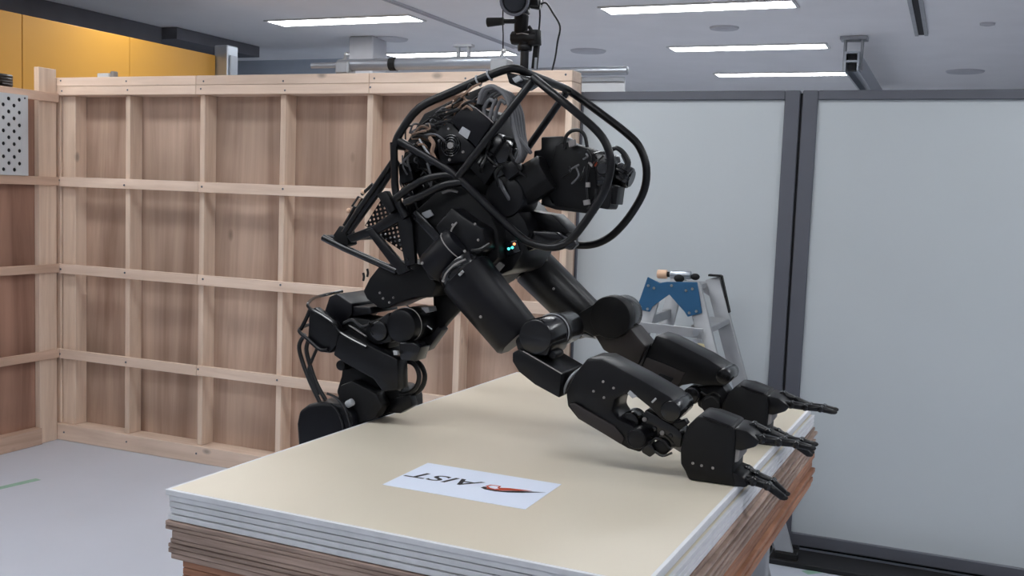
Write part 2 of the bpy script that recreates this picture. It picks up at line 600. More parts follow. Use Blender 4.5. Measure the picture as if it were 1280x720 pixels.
for k in range(7):
    for zc in (1.845, 1.89, 1.378, 0.923, 0.468, 0.05):
        xn = XC + k * SP + random.uniform(0.01, 0.05) + (0.03 if k == 0 else 0)
        if k == 6:
            xn = XE - 0.03
        if nail is None:
            nail = B().cyl((0, 0, 0), (0, -0.003, 0), 0.0055, 0.004, 8).done('nail_head', 'frame_grey', wb)
            place(nail, (xn, YF - 0.0012, zc), wb)
        else:
            inst(nail, 'nail_head', (xn, YF - 0.0012, zc + random.uniform(-.008, .008)), wb)

# left stud wall, returning towards the camera
wl = sroot('wall_left', (XC - 0.1, 2.6, 0), 'reddish plywood stud wall returning towards the camera')
B().box((XC - 0.02, 2.3, 0), (XC - 0.008, YF - 0.002, 1.81)).done('plywood_sheet', 'ply_red', wl)
B().box((XC - 0.006, YF - 0.115, 0.0), (XC + 0.028, YF - 0.003, 1.955), 0.002).done('corner_post', 'stud', wl)
B().box((XC - 0.045, YF - 0.0015, 0.0), (XC - 0.001, YF + DEP + 0.03, 1.90), 0.002).done('stud', 'stud', wl)
sl = None
for yy in (3.33, 2.86, 2.39):
    if sl is None:
        sl = B().box((XC - 0.007, yy, 0.09), (XC + 0.028, yy + 0.03, 1.79), 0.002).done('stud', 'stud', wl)
    else:
        inst(sl, 'stud', (XC + 0.0105, yy + 0.015, 0.94), wl)
for zc in (0.468, 0.923, 1.378):
    B().box((XC + 0.0285, 2.3, zc - 0.022), (XC + 0.046, YF - 0.004, zc + 0.022), 0.0015).done('batten', 'rail_y', wl)
B().box((XC - 0.007, 2.3, 0.001), (XC + 0.047, YF - 0.118, 0.087), 0.002).done('bottom_plate', 'rail_y', wl)
B().box((XC + 0.0285, 2.3, 1.785), (XC + 0.047, YF - 0.004, 1.832), 0.002).done('top_plate', 'rail_y', wl)
B().box((XC - 0.1, 2.3, 1.792), (XC - 0.007, YF - 0.118, 1.834), 0.002).done('top_plate', 'rail_y', wl)

t = thing('perforated_panel', 'white perforated metal panel hung on the left stud wall', 'panel', (XC + 0.05, 3.55, 1.41))
B().perf((XC + 0.056, 3.33, 1.412), (0, 0.44, 0), (0, 0, 0.378), 14, 12, 0.0102, 0.003).done('perforated_sheet', 'panel_white', t)
B().box((XC + 0.047, 3.30, 1.40), (XC + 0.057, 3.33, 1.80)).box((XC + 0.047, 3.77, 1.40), (XC + 0.057, 3.805, 1.80)).box((XC + 0.047, 3.33, 1.40), (XC + 0.057, 3.77, 1.412)).box((XC + 0.047, 3.33, 1.79), (XC + 0.057, 3.77, 1.80)).done('panel_rim', 'panel_white', t)
B().box((XC + 0.047, 3.33, 1.412), (XC + 0.0495, 3.77, 1.79)).done('hole_shade', 'dark_gap', t)  # dark sheet stands in for the shade of the cavity behind the holes
B().cyl((XC + 0.057, 3.785, 1.785), (XC + 0.061, 3.785, 1.785), 0.005, 0.004, 8).done('screw', 'frame_grey', t)

t = thing('cable_coil', 'small black coiled cable resting on top of the left wall', 'cable', (XC - 0.04, 3.58, 1.835))
P = []
for k in range(40):
    a = k / 40 * 2 * math.pi * 4
    P.append((XC - 0.045 + 0.035 * math.cos(a), 3.70 + 0.085 * math.sin(a), 1.848 + 0.013 * (k / 10)))
B().tube(P, 0.012, 8, 2).done('coil', 'cable_black', t)
B().tube([(XC - 0.03, 3.5, 1.848), (XC - 0.02, 3.56, 1.848), (XC - 0.015, 3.66, 1.849)], 0.011, 8, 4).done('loose_end', 'cable_black', t)

t = thing('small_box', 'small white box lying on top of the stud wall', 'box', W(134, 93, YF + 0.05))
a = W(123, 94, YF + 0.04)
b_ = W(138, 94, YF + 0.04)
B().box((a.x, YF + 0.03, 1.9137), (b_.x, YF + 0.07, 1.937), 0.003).done('case', 'panel_white', t)
B().box((b_.x + 0.0005, YF + 0.035, 1.9137), (b_.x + 0.03, YF + 0.065, 1.947), 0.004).done('plug', 'pad_grey', t)

# ------------------------------------------------------------------ partitions on the right
YP = 4.15


def partition(x0, x1, label):
    t = thing('partition_panel', label, 'partition', ((x0 + x1) / 2, YP + 0.02, 0))
    zt = 1.84
    zb = 0.035
    fw = 0.058
    B().box((x0 + fw, YP + 0.012, zb + 0.05), (x1 - fw, YP + 0.04, zt - 0.035)).done('panel_face', 'partition', t)
    B().box((x0, YP, zb), (x0 + fw, YP + 0.05, zt), 0.003).done('frame_post', 'frame_grey', t)
    B().box((x1 - fw, YP, zb), (x1, YP + 0.05, zt), 0.003).done('frame_post', 'frame_grey', t)
    B().box((x0 + fw, YP, zt - 0.036), (x1 - fw, YP + 0.05, zt), 0.003).done('top_rail', 'frame_grey', t)
    B().box((x0 + fw, YP, zb), (x1 - fw, YP + 0.05, zb + 0.05), 0.003).done('bottom_rail', 'frame_grey', t)
    for xx in (x0 + 0.06, x1 - 0.06):
        B().box((xx - 0.03, YP - 0.0, 0.0), (xx + 0.03, YP + 0.05, zb), 0.004).done('foot', 'dark_gap', t)
    B().box((x0, YP - 0.17, 0.0), (x1, YP - 0.001, 0.022), 0.004).done('floor_strip', 'dark_gap', t)  # flat dark strip on the floor in front of the partition
    return t


partition(-1.535, -0.583, 'white panelled partition with grey frame standing between stud wall and ladder')
partition(-0.573, 0.85, 'large white partition with grey frame filling the right side')
tag(B().box((-0.5825, YP + 0.012, 0.03), (-0.5735, YP + 0.045, 1.83)).done('gap_filler', 'dark_gap'), 'dark strip added to darken the gap between the two partitions', 'filler')  # dark filler added to block the bright line seen between the posts
struct(B().box((-1.3, 4.24, 0.0), (1.2, 4.27, 0.12)).done('gap_strip', 'dark_gap'), 'dark strip behind the gap under the partitions')  # low dark strip standing behind the partitions

# ------------------------------------------------------------------ things behind and on top of the stud wall
t = thing('metal_pipe', 'long silver pipe lying in clamps on top of the stud wall', 'pipe', (-2.3, 4.06, 1.92))
pz = 1.957
B().cyl((W(424, 82, 4.06).x, 4.06, pz), (W(632, 80, 4.06).x, 4.06, pz), 0.027, seg=24, bev=0.003).done('pipe_body', 'alu', t)
B().cyl((W(390, 82, 4.06).x, 4.06, pz), (W(424, 82, 4.06).x, 4.06, pz), 0.013, seg=18).done('pipe_spigot', 'alu', t)
xa = W(488, 82, 4.06).x
B().cyl((xa, 4.06, pz), (xa + 0.034, 4.06, pz), 0.0295, seg=24).done('black_band', 'rubber', t)
for px, s_ in ((432, 1.0), (627, 1.15)):
    xa = W(px, 82, 4.06).x
    B().box((xa - 0.035 * s_, 4.025, 1.9155), (xa + 0.035 * s_, 4.095, pz + 0.012), 0.006).done('clamp', 'alu_matt', t)
    B().cyl((xa - 0.005, 4.05, pz + 0.012), (xa + 0.012, 4.05, pz + 0.045), 0.008, seg=10).ball((xa + 0.012, 4.05, pz + 0.045), 0.012).done('clamp_screw', 'screw', t)
xa = W(582, 70, 4.06).x
B().box((xa - 0.04, 4.05, pz + 0.027), (xa - 0.03, 4.07, pz + 0.07)).box((xa + 0.01, 4.05, pz + 0.027), (xa + 0.02, 4.07, pz + 0.07)).box((xa - 0.055, 4.045, pz + 0.068), (xa + 0.035, 4.075, pz + 0.078)).done('bracket', 'alu_matt', t)

# roll-up screen behind the wall end
t = thing('roll_screen', 'white screen with a silver roller standing behind the wall end', 'screen', (-2.2, 6.0, 0))
B().cyl((-2.75, 6.0, 2.165), (-1.86, 6.0, 2.165), 0.026, seg=18, bev=0.004).done('roller', 'alu', t)
B().box((-2.7, 6.03, 0.5), (-1.885, 6.045, 2.125)).done('screen_sheet', 'panel_white', t)
B().box((-2.7, 6.015, 2.105), (-1.885, 6.029, 2.13)).done('screen_bar', 'alu', t)
B().box((-2.35, 6.05, 0.03), (-2.3, 6.09, 2.17)).done('stand_pole', 'alu_matt', t)
B().box((-2.7, 5.8, 0), (-1.95, 6.3, 0.03), 0.005).done('stand_base', 'alu_matt', t)

# tripod with camera behind the wall
YT = 4.62


def T(px, py, d=0.0):
    return W(px, py, YT + d)


tp = T(656, 85)
t = thing('camera_tripod', 'black tripod with pan handle holding a camera behind the wall', 'tripod', (tp.x, YT, 0))
B().cyl((tp.x, YT, 1.2), T(656, 62), 0.0205, seg=16).done('centre_column', 'black', t)
B().cyl(T(656, 64), T(656, 57), 0.034, 0.037, 20, 0.003).cyl(T(656, 57), T(655, 42), 0.03, 0.036, 20, 0.003).done('head_base', 'black', t)
B().limb(T(641, 48), T(672, 47), 0.075, 0.062, cut=0.3, bev=0.003).cyl(T(668, 57), T(668, 38), 0.034, 0.032, 16, 0.004).done('tilt_joint', 'black_matt', t)
B().tube([T(644, 43, -.03), T(652, 41.5, -.042), T(661, 43, -.035)], 0.0025, 6, 3).done('index_ring', 'screw', t)
B().limb(T(651, 42), T(652, 19), 0.06, 0.06, 0.065, 0.066, bev=0.004).done('head_block', 'black_matt', t)
hd = B().cyl(T(646, 26.5, -.02), T(628, 26.5, -.03), 0.012, seg=12).done('pan_handle', 'black', t)
B().cyl(T(630, 26.5, -.03), T(609, 28, -.04), 0.018, 0.023, 16, 0.004).done('grip', 'rubber', hd)
for k, a in enumerate((0.5, 2.5, 4.7)):
    ex = 0.33
    top = Vector((tp.x + 0.05 * math.cos(a), YT + 0.04 * math.sin(a), 1.78))
    foot = Vector((tp.x + ex * math.cos(a), YT + 0.02 + 0.28 * math.sin(a), 0.02))
    lg = B().limb(top, top.lerp(foot, 0.5), 0.036, 0.036, cut=0.3).limb(top.lerp(foot, 0.45), foot, 0.024, 0.024, cut=0.3).done('leg', 'black', t)
    B().ball(foot, 0.02).done('rubber_foot', 'rubber', lg)
B().cyl((tp.x, YT, 1.72), (tp.x, YT, 1.84), 0.055, 0.045, 18, 0.005).done('shoulder', 'black', t)
lv = B().limb(T(661, 33, .03), T(672, 50, .03), 0.016, 0.016).limb(T(672, 46, .03), T(668, 86, .03), 0.03, 0.026, cut=.2).done('lock_lever', 'black_matt', t)
B().limb(T(670, 72, .01), T(669, 86, .01), 0.006, 0.012).done('lever_plate', 'alu', lv)

t = thing('video_camera', 'black camera on the tripod with its lens facing down towards the robot', 'camera', T(652, 18))
B().limb(T(640, -6, .02), T(676, -4, .04), 0.12, 0.10, cut=0.2, bev=0.006).done('camera_body', 'black_matt', t)
B().limb(T(652, 6, .0), T(652, 17.5, .0), 0.09, 0.06, cut=0.2, bev=0.003).done('mount_plate', 'black', t)
p0, p1 = T(646, -2, -.02), T(643, 1, -.16)
ln = B().cyl(p0, p1, 0.066, 0.070, 28, 0.004).done('lens_barrel', 'black', t)
ax_ = (p1 - p0).normalized()
B().tube([p1 + (Matrix.Rotation(2 * math.pi * k / 24, 3, ax_) @ ax_.orthogonal().normalized()) * 0.063 for k in range(24)], 0.007, 8, closed=True).done('lens_ring', 'frame_grey', ln)
B().cyl(p1, p1 + ax_ * 0.004, 0.052, 0.048, 24).done('front_glass', 'lens', ln)
B().limb(T(664, 4, .04), T(676, 6, .05), 0.05, 0.05, bev=0.004).done('side_pod', 'black', t)
B().tube([T(629, -4, -.09), T(628.5, 30, -.1), T(629, 45, -.1), T(628.5, 70, -.09)], 0.0035, 6, 4).done('strap', 'cable_black', t)
B().tube([T(674, 4, .06), T(675, 20, .1), T(673.5, 40, .1)], 0.005, 6, 4).done('strap', 'cable_black', t)
B().tube([T(676, 5, .05), T(683, 4, .05), T(691, 16, .06), T(700, 33, .06), T(697, 52, .06), T(694, 72, .05), T(690, 88, .05)], 0.0045, 8, 5).done('power_cable', 'cable_black', t)

# ------------------------------------------------------------------ stepladder
NY, FY = 3.60, 3.99


def rail_pt(side, base, k):       # side: -1 left (rear) +1 right (step side); base 0 near 1 far ; k 0 top 1 floor
    top = Vector(((-0.845 if side > 0 else -0.978), NY + 0.03 if base == 0 else FY - 0.03, 1.10))
    ft = Vector(((-0.51 if side > 0 else -1.22), NY - 0.04 if base == 0 else FY + 0.03, 0.02))
    return top.lerp(ft, k)


t = thing('stepladder', 'small aluminium stepladder with a blue hinge plate behind the board stack', 'stepladder', (-0.945, 3.77, 0))
for side in (-1, 1):
    for base in (0, 1):
        lg = B().limb(rail_pt(side, base, 0), rail_pt(side, base, 0.985), 0.024, 0.056, 0.024, 0.066, cut=0.08, bev=0.002).done('side_rail', 'alu_matt', t)
        e = rail_pt(side, base, 1.0)
        B().box((e.x - 0.045, e.y - 0.022, 0.0), (e.x + 0.045, e.y + 0.022, 0.05), 0.006).done('rubber_foot', 'rubber', lg)
        if (side, base) == (1, 1):
            tpt = rail_pt(side, base, 0)
            B().limb(tpt + Vector((-0.012, -0.015, 0.012)), tpt + Vector((0.035, -0.015, 0.012)), 0.03, 0.008, cut=0.1).limb(tpt + Vector((0.034, -.0, 0.012)), tpt.lerp(rail_pt(side, base, 1), 0.12) + Vector((0.031, 0, 0)), 0.026, 0.006, cut=.1).done('end_cap', 'rubber', lg)
for k in (0.15, 0.43, 0.71):
    a = rail_pt(1, 0, k)
    b_ = rail_pt(1, 1, k)
    B().box((a.x - 0.05, a.y + 0.014, a.z - 0.012), (a.x + 0.025, b_.y - 0.014, a.z + 0.012), 0.003).done('step', 'alu_matt', t)
for k in (0.14, 0.52, 0.8):
    a = rail_pt(-1, 0, k)
    b_ = rail_pt(-1, 1, k)
    B().limb(a + Vector((0, 0.013, 0)), b_ - Vector((0, 0.013, 0)), 0.035, 0.02, side=(0, 0, 1), cut=.1).done('rear_crossbar', 'alu_matt', t)
a = rail_pt(1, 0, 0.1)
B().box((-0.965, NY + 0.045, 1.06), (-0.865, FY - 0.045, 1.083), 0.003).done('top_step', 'alu_matt', t)
for base, yy, d in ((0, NY + 0.010, -0.006), (1, FY - 0.010, 0.006)):
    mm = [(810, 346), (825, 353.5), (834, 352), (872, 352.5), (878, 391), (860, 396), (856, 389.5), (837, 368), (816, 383), (812.5, 389.5), (796, 386)]
    pts = []
    for px, py in mm:
        q = W(px, py, NY + 0.010)
        pts.append(Vector((q.x, yy, q.z)))
    if base:
        pts = [pts[k] for k in (0, 3, 4, 5, 7, 9, 10)]
        for q in pts:
            q.z = 1.06 + (q.z - 1.06) * 0.45
    pl = B().prism(pts, (0, d, 0), 0.0015).done('hinge_plate', 'alu_matt' if base else 'blue_plate', t)
    if base:
        continue
    for px, py in ((811, 357), (818, 360), (840, 357), (858, 363), (866, 361), (801, 384), (810, 386), (862, 391), (871, 389)):
        q = W(px, py, NY + 0.010)
        B().cyl((q.x, yy + d, q.z), (q.x, yy + d + math.copysign(0.004, d), q.z), 0.0055, 0.004, 10).done('rivet', 'screw', pl)
sb = B().limb(W(790, 407, NY - .01), W(878, 417, NY - .01), 0.008, 0.035, cut=.2).done('spreader_bar', 'alu_matt', t)
for px, py in ((795, 408), (870, 416)):
    B().cyl(W(px, py, NY - .016), W(px, py, NY - .03), 0.012, seg=14).done('pivot_pin', 'alu', sb)
sk = B().prism([W(866, 424, NY - .02), W(876, 424, NY - .02), W(878, 428, NY - .02), W(866, 428, NY - .02)], (0, 0.006, 0)).done('latch', 'steel', t)
B().prism([W(872, 429, NY - .04), W(880, 430, NY - .04), W(884, 446, NY - .04), W(874, 442, NY - .04)], (0, 0.002, 0)).done('warning_sticker', 'sticker', t)

t = thing('hand_tool', 'small silver tool with a peach coloured round end lying on the stepladder', 'tool', W(850, 345, NY + .05))
yy = NY + 0.09
B().cyl(W(822, 342.5, yy), W(834, 343, yy), 0.0165, 0.0165, 18, 0.003).done('round_end', 'peach', t)
B().cyl(W(834, 343, yy), W(838, 343, yy), 0.010, seg=14).done('collar', 'rubber', t)
B().cyl(W(838, 343, yy), W(864, 344, yy), 0.016, 0.016, 18, 0.003).done('handle', 'steel', t)
B().ball(W(849, 348, yy - .012), 0.0165, (1.2, 1, .9)).done('grip', 'rubber', t)
B().ball(W(869, 346, yy), 0.0155, (1.1, .8, .8)).done('end_knob', 'rubber', t)

# ------------------------------------------------------------------ the stack of boards
PSI = -0.02965
E1 = Vector((math.cos(PSI), math.sin(PSI), 0))
E2 = Vector((-math.sin(PSI), math.cos(PSI), 0))
A0 = Vector((-1.2800, 1.4295, 0))
BW, BL = 0.91, 1.525
ZTOP = 0.836


def board(name, z0, z1, m, ox, oy, dx, dy, label, group, face=None):
    a = A0 + E1 * ox + E2 * oy
    pts = [a, a + E1 * (BW + dx), a + E1 * (BW + dx) + E2 * (BL + dy), a + E2 * (BL + dy)]
    if face is None:
        o = B().prism([p + Vector((0, 0, z0)) for p in pts], (0, 0, z1 - z0), 0.0012).done(name, m)
        return tag(o, label, 'board', group)
    c = (pts[0] + pts[2]) / 2
    t = thing(name, label, 'board', (c.x, c.y, z0), group)
    B().prism([p + Vector((0, 0, z0)) for p in pts], (0, 0, z1 - z0 - 0.0003), 0.0008).done('core', m, t)
    ii = 0.007
    a = a + E1 * ii + E2 * ii
    pts = [a, a + E1 * (BW + dx - 2 * ii), a + E1 * (BW + dx - 2 * ii) + E2 * (BL + dy - 2 * ii), a + E2 * (BL + dy - 2 * ii)]
    B().prism([p + Vector((0, 0, z1 - 0.0004)) for p in pts], (0, 0, 0.0004)).done('face_sheet', face, t)
    return t


ORD = ['topmost', 'second', 'third', 'fourth', 'fifth', 'sixth', 'seventh', 'eighth', 'ninth', 'tenth']
rs = random.Random(3)
z = ZTOP
for k in range(5):
    th = 0.0118 if k else 0.0105
    if k == 0:
        board('plasterboard', z - th, z, 'edge_white', 0, 0, 0, 0, 'topmost cream faced board of the stack, under the robot hands', 'white edged boards on the stack', 'face_cream')
    else:
        j = rs.uniform(0.004, 0.009)
        board('plasterboard', z - th + 0.0012, z - 0.0005, 'edge_white', j, j * 0.7, -j - rs.uniform(-0.006, 0.004) + (0.0, -0.004, 0.007, 0.001, 0.009)[k], -j, ORD[k] + ' white edged board counted from the top of the stack', 'white edged boards on the stack', 'face_cream')
    z -= th
brown = [(0.0095, 0.0), (0.0085, -0.002), (0.016, 0.012), (0.009, 0.006), (0.0085, 0.003), (0.0095, 0.004), (0.012, 0.008)]
for k, (th, ox) in enumerate(brown):
    board('plywood_board', z - th + 0.0006, z - 0.0006, 'edge_ply', ox, rs.uniform(-0.003, 0.008), 0.012 - ox + rs.uniform(-0.006, 0.008), rs.uniform(-0.01, 0.004), ORD[k] + ' greyish brown plywood board counted from under the white edged boards', 'brown plywood boards on the stack')
    z -= th
for k in range(7):
    th = 0.0135
    board('plywood_board', z - th + 0.0006, z - 0.0006, 'edge_orange', 0.028 + rs.uniform(-0.004, 0.004), 0.012, 0.004 - 0.028 + rs.uniform(-0.006, 0.012), -0.012, ORD[k] + ' orange brown plywood board counted from the grey brown ones down', 'orange plywood boards in the stack')
    z -= th
ZB = z
# a steel work table carries the stack
cx = A0 + E1 * (BW / 2) + E2 * (BL / 2)
t = thing('work_table', 'grey steel table hidden under the stack of boards', 'table', (cx.x, cx.y, 0))


def tp_(u, v, z_):
    p = A0 + E1 * u + E2 * v
    return Vector((p.x, p.y, z_))


B().prism([tp_(0.07, 0.05, ZB - 0.03), tp_(0.87, 0.05, ZB - 0.03), tp_(0.87, 1.47, ZB - 0.03), tp_(0.07, 1.47, ZB - 0.03)], (0, 0, 0.0296), 0.002).done('table_top', 'alu_matt', t)
lgs = None
for u in (0.13, 0.81):
    for v in (0.12, 1.40):
        p = tp_(u, v, (ZB - 0.03) / 2)
        if lgs is None:
            lgs = B().box((p.x - 0.025, p.y - 0.025, 0), (p.x + 0.025, p.y + 0.025, ZB - 0.0305), 0.003).done('leg', 'alu_matt', t)
        else:
            inst(lgs, 'leg', (p.x, p.y, (ZB - 0.0305) / 2), t)
for v in (0.12, 1.40):
    B().limb(tp_(0.155, v, 0.12), tp_(0.785, v, 0.12), 0.03, 0.03, cut=.1).done('stretcher', 'alu_matt', t)

# printed sheet of paper with its lettering, upside down to us
t = thing('paper_sheet', 'white sheet of paper with printed lettering lying on the top board', 'paper', (-0.809, 1.741, ZTOP))
PX0, PX1, PY0, PY1 = -0.957, -0.662, 1.649, 1.832
B().prism([(PX0, PY0 + .003, ZTOP + 0.0002), (PX1, PY0 - .003, ZTOP + 0.0002), (PX1, PY1 - .003, ZTOP + 0.0002), (PX0, PY1 + .003, ZTOP + 0.0002)], (0, 0, 0.0005)).done('sheet', 'paper', t)
fc = bpy.data.curves.new('lettering', 'FONT')
fc.body = 'AIST'
fc.size = 1.0
fc.shear = 0.28
fc.offset = 0.012
fc.resolution_u = 6
tmp = bpy.data.objects.new('tmp', fc)
COL.objects.link(tmp)
dg = bpy.context.evaluated_depsgraph_get()
me = bpy.data.meshes.new_from_object(tmp.evaluated_get(dg))
bpy.data.objects.remove(tmp)
xs = [v.co.x for v in me.vertices]
ys = [v.co.y for v in me.vertices]
mx0, mx1, my0, my1 = min(xs), max(xs), min(ys), max(ys)
for v in me.vertices:
    u_ = (v.co.x - mx0) / (mx1 - mx0)
    w_ = (v.co.y - my0) / (my1 - my0)
    v.co = Vector((-0.793 - 0.160 * u_ + 0.876, 1.764 - 0.041 * w_ - 1.744, 0))
me.materials.append(MATS['ink'])
tx = bpy.data.objects.new('lettering', me)
COL.objects.link(tx)
place(tx, (-0.876, 1.744, ZTOP + 0.0009), t)
tx['label'] = 'black slanted letters AIST'


def flat(pts, name, m, zz):
    bm = B()
    bm.prism([(x_, y_, ZTOP + zz) for x_, y_ in pts], (0, 0, 0.00012))
    return bm.done(name, m, t)


flat([(-0.787, 1.728), (-0.776, 1.721), (-0.755, 1.719), (-0.730, 1.724), (-0.706, 1.736), (-0.668, 1.762), (-0.694, 1.752), (-0.716, 1.745), (-0.742, 1.7285), (-0.762, 1.7255), (-0.775, 1.728), (-0.777, 1.736), (-0.785, 1.737)], 'logo_swoosh', 'ink', 0.00085)
lo_ = flat([(-0.776, 1.7285), (-0.762, 1.7262), (-0.744, 1.7295), (-0.716, 1.746), (-0.692, 1.7555), (-0.716, 1.755), (-0.738, 1.752), (-0.756, 1.744), (-0.757, 1.756), (-0.779, 1.7545), (-0.784, 1.739), (-0.777, 1.738)], 'logo_flame', 'ink_red', 0.001)
flat([(-0.770, 1.734), (-0.760, 1.732), (-0.754, 1.738), (-0.759, 1.741), (-0.760, 1.751), (-0.775, 1.750), (-0.778, 1.741)], 'logo_gap', 'paper', 0.00118)

for nm, a, b_, lb in (('floor_tape', WZ(-4, 611, 0), WZ(48, 599, 0), 'faint green tape strip on the floor at far left'), ('floor_tape', WZ(1006, 716, 0), WZ(1036, 712, 0), 'green tape strip on the floor below the right partition')):
    d = (b_ - a).normalized()
    n_ = Vector((-d.y, d.x, 0)) * 0.02
    tag(B().prism([a - n_, b_ - n_, b_ + n_, a + n_], (0, 0, 0.0006)).done(nm, 'green_tape'), lb, 'tape')

#ROBOT#
# ------------------------------------------------------------------ the robot
RB = thing('humanoid_robot', 'black humanoid robot bending forward with both hands on the board stack', 'robot', (-1.42, 2.25, 0))
RR = random.Random(11)


def PR(poly, y0, y1, bev=0.004, seg=2, bm=None):
    bm = bm or B()
    return bm.prism([W(x, y, y0) for x, y in poly], (0, y1 - y0, 0), bev, seg)


def screws(parent, pts, Y, r=0.004, m='pad_grey'):
    for x, y in pts:
        p = W(x, y, Y)
        r = min(r, 0.0034)
        B().cyl(p, p + Vector((0, -0.003, 0)), r, r * 0.8, 10).done('screw', m, parent)


def ring(c, ax_, r, rt, name, m, parent):
    ax_ = Vector(ax_).normalized()
    u = ax_.orthogonal().normalized()
    return B().tube([Vector(c) + (Matrix.Rotation(2 * math.pi * k / 28, 3, ax_) @ u) * r for k in range(28)], rt, 8, closed=True).done(name, m, parent)


# --- torso: inner body, computer box, fan, chest
tor = PR([(508, 210), (530, 168), (590, 132), (612, 140), (622, 168), (618, 205), (612, 238), (620, 290), (616, 330), (592, 350), (556, 350), (538, 333), (526, 296), (514, 252)], 2.15, 2.31, 0.008).done('torso', 'black_matt', RB)
bx = PR([(562, 150), (584, 129), (616, 152), (595, 184)], 2.085, 2.149, 0.003).done('computer_box', 'black_blue', RB)
PR([(578, 158), (588, 164), (584, 174), (573, 166)], 2.0835, 2.0848, 0).done('sticker', 'label_grey', bx)
B().tube([W(586, 129, 2.084), W(596, 136, 2.083), W(610, 147, 2.083), W(617, 154, 2.084)], 0.0014, 6).done('edge_trim', 'pad_grey', bx)
fan = PR([(543, 166), (561, 151), (594, 185), (582, 203), (550, 206)], 2.095, 2.149, 0.004).done('fan_housing', 'black', RB)
fc_ = W(564, 182, 2.095)
for rr_ in (0.0235, 0.018, 0.0125):
    ring(fc_ + Vector((0, -0.003, 0)), (0, 1, 0), rr_, 0.0013, 'fan_guard', 'black_gloss', fan)
B().cyl(fc_, fc_ + Vector((0, -0.006, 0)), 0.0085, 0.0075, 18).done('fan_hub', 'pad_grey', fan)
for k in range(5):
    a = k * 2 * math.pi / 5
    d = Vector((math.cos(a), 0, math.sin(a)))
    B().limb(fc_ + d * 0.008 + Vector((0, -.002, 0)), fc_ + d * 0.022 + Vector((0, -.001, 0)), 0.002, 0.009, cut=.1, roll=0.4).done('fan_blade', 'black_gloss', fan)
screws(fan, [(549, 176), (561, 161), (579, 190), (562, 200)], 2.0945, 0.0035)
# circuit boxes in the upper back
PR([(502, 205), (508, 178), (530, 142), (584, 116), (606, 107), (614, 128), (590, 136), (560, 152), (545, 200), (520, 214)], 2.151, 2.20, 0.003).done('back_shell', 'black_matt', RB)
ub = PR([(504, 205), (512, 178), (533, 156), (548, 163), (546, 186), (538, 206), (520, 216)], 2.12, 2.149, 0.003).done('wiring_block', 'black_matt', RB)
PR([(509, 186), (519, 178), (526, 186), (517, 196)], 2.108, 2.119, 0.002).done('connector', 'black_blue', ub)
PR([(497, 205), (511, 203), (517, 225), (500, 232)], 2.105, 2.149, 0.003).done('connector', 'black', ub)
PR([(525, 196), (533, 189), (545, 203), (536, 209)], 2.106, 2.119, 0.002).done('connector', 'black_gloss', ub)
# grey hose bundle over the top of the chest
for k in range(5):
    o_ = k * 5
    yy = 2.09 + 0.022 * k
    B().tube([W(598 + o_ * .5, 130, yy), W(603 + o_, 113 + o_ * .25, yy), W(617 + o_ * .8, 108 + o_ * .4, yy), W(632 + o_ * .5, 121, yy), W(638 + o_ * .7, 140, yy), W(643 + o_ * .6, 165, yy), W(650 + o_ * .4, 188, yy - .01), W(646 + o_ * .3, 202, yy)], 0.0046, 8, 5).done('grey_hose', 'cable_grey', RB)
for pts in ([(606, 148), (605, 135), (612, 125), (618, 128)], [(612, 150), (615, 136), (620, 124)], [(618, 152), (620, 140), (626, 126), (632, 130)]):
    B().tube([W(x, y, 2.1) for x, y in pts], 0.0045, 8, 5).done('grey_hose', 'cable_grey', RB)
# loose wiring under the top rail and around the fan
for k in range(70):
    t0 = RR.uniform(0, 1)
    a = Vector((506 + 84 * t0, 171 - 58 * t0 + RR.uniform(-3, 22)))
    b_ = a + Vector((RR.uniform(8, 30), RR.uniform(-18, 10)))
    m_ = (a + b_) / 2 + Vector((RR.uniform(-6, 6), RR.uniform(-9, 3)))
    yy = RR.uniform(2.085, 2.145)
    B().tube([W(a.x, a.y, yy), W(m_.x, m_.y, yy - RR.uniform(0, .02)), W(b_.x, b_.y, yy)], RR.uniform(0.0018, 0.0036), 6, 5).done('wire', RR.choice(['cable_black', 'cable_black', 'cable_tan', 'cable_grey', 'cable_tan']), RB)
for k in range(22):
    a = Vector((RR.uniform(500, 540), RR.uniform(178, 232)))
    b_ = a + Vector((RR.uniform(-6, 20), RR.uniform(8, 30)))
    m_ = (a + b_) / 2 + Vector((RR.uniform(-8, 8), RR.uniform(-6, 6)))
    yy = RR.uniform(2.09, 2.14)
    B().tube([W(a.x, a.y, yy), W(m_.x, m_.y, yy - .012), W(b_.x, b_.y, yy)], RR.uniform(0.0016, 0.003), 6, 5).done('wire', RR.choice(['cable_black', 'cable_black', 'cable_black', 'cable_grey']), RB)
B().tube([W(524, 174, 2.08), W(530, 184, 2.078), W(537, 194, 2.08)], 0.0028, 6, 4).done('wire', 'label_grey', RB)
B().tube([W(537, 172, 2.085), W(542, 180, 2.083), W(540, 190, 2.085), W(545, 200, 2.09)], 0.005, 6, 4).done('wire', 'cable_tan', RB)
for k in range(16):               # cabling between the hoses and the neck
    a = Vector((RR.uniform(600, 650), RR.uniform(165, 225)))
    b_ = a + Vector((RR.uniform(-16, 18), RR.uniform(6, 28)))
    m_ = (a + b_) / 2 + Vector((RR.uniform(-8, 8), RR.uniform(-6, 6)))
    yy = RR.uniform(2.10, 2.145)
    B().tube([W(a.x, a.y, yy), W(m_.x, m_.y, yy - .014), W(b_.x, b_.y, yy)], RR.uniform(0.002, 0.005), 6, 5).done('wire', RR.choice(['cable_black', 'cable_black', 'cable_grey', 'cable_black']), RB)
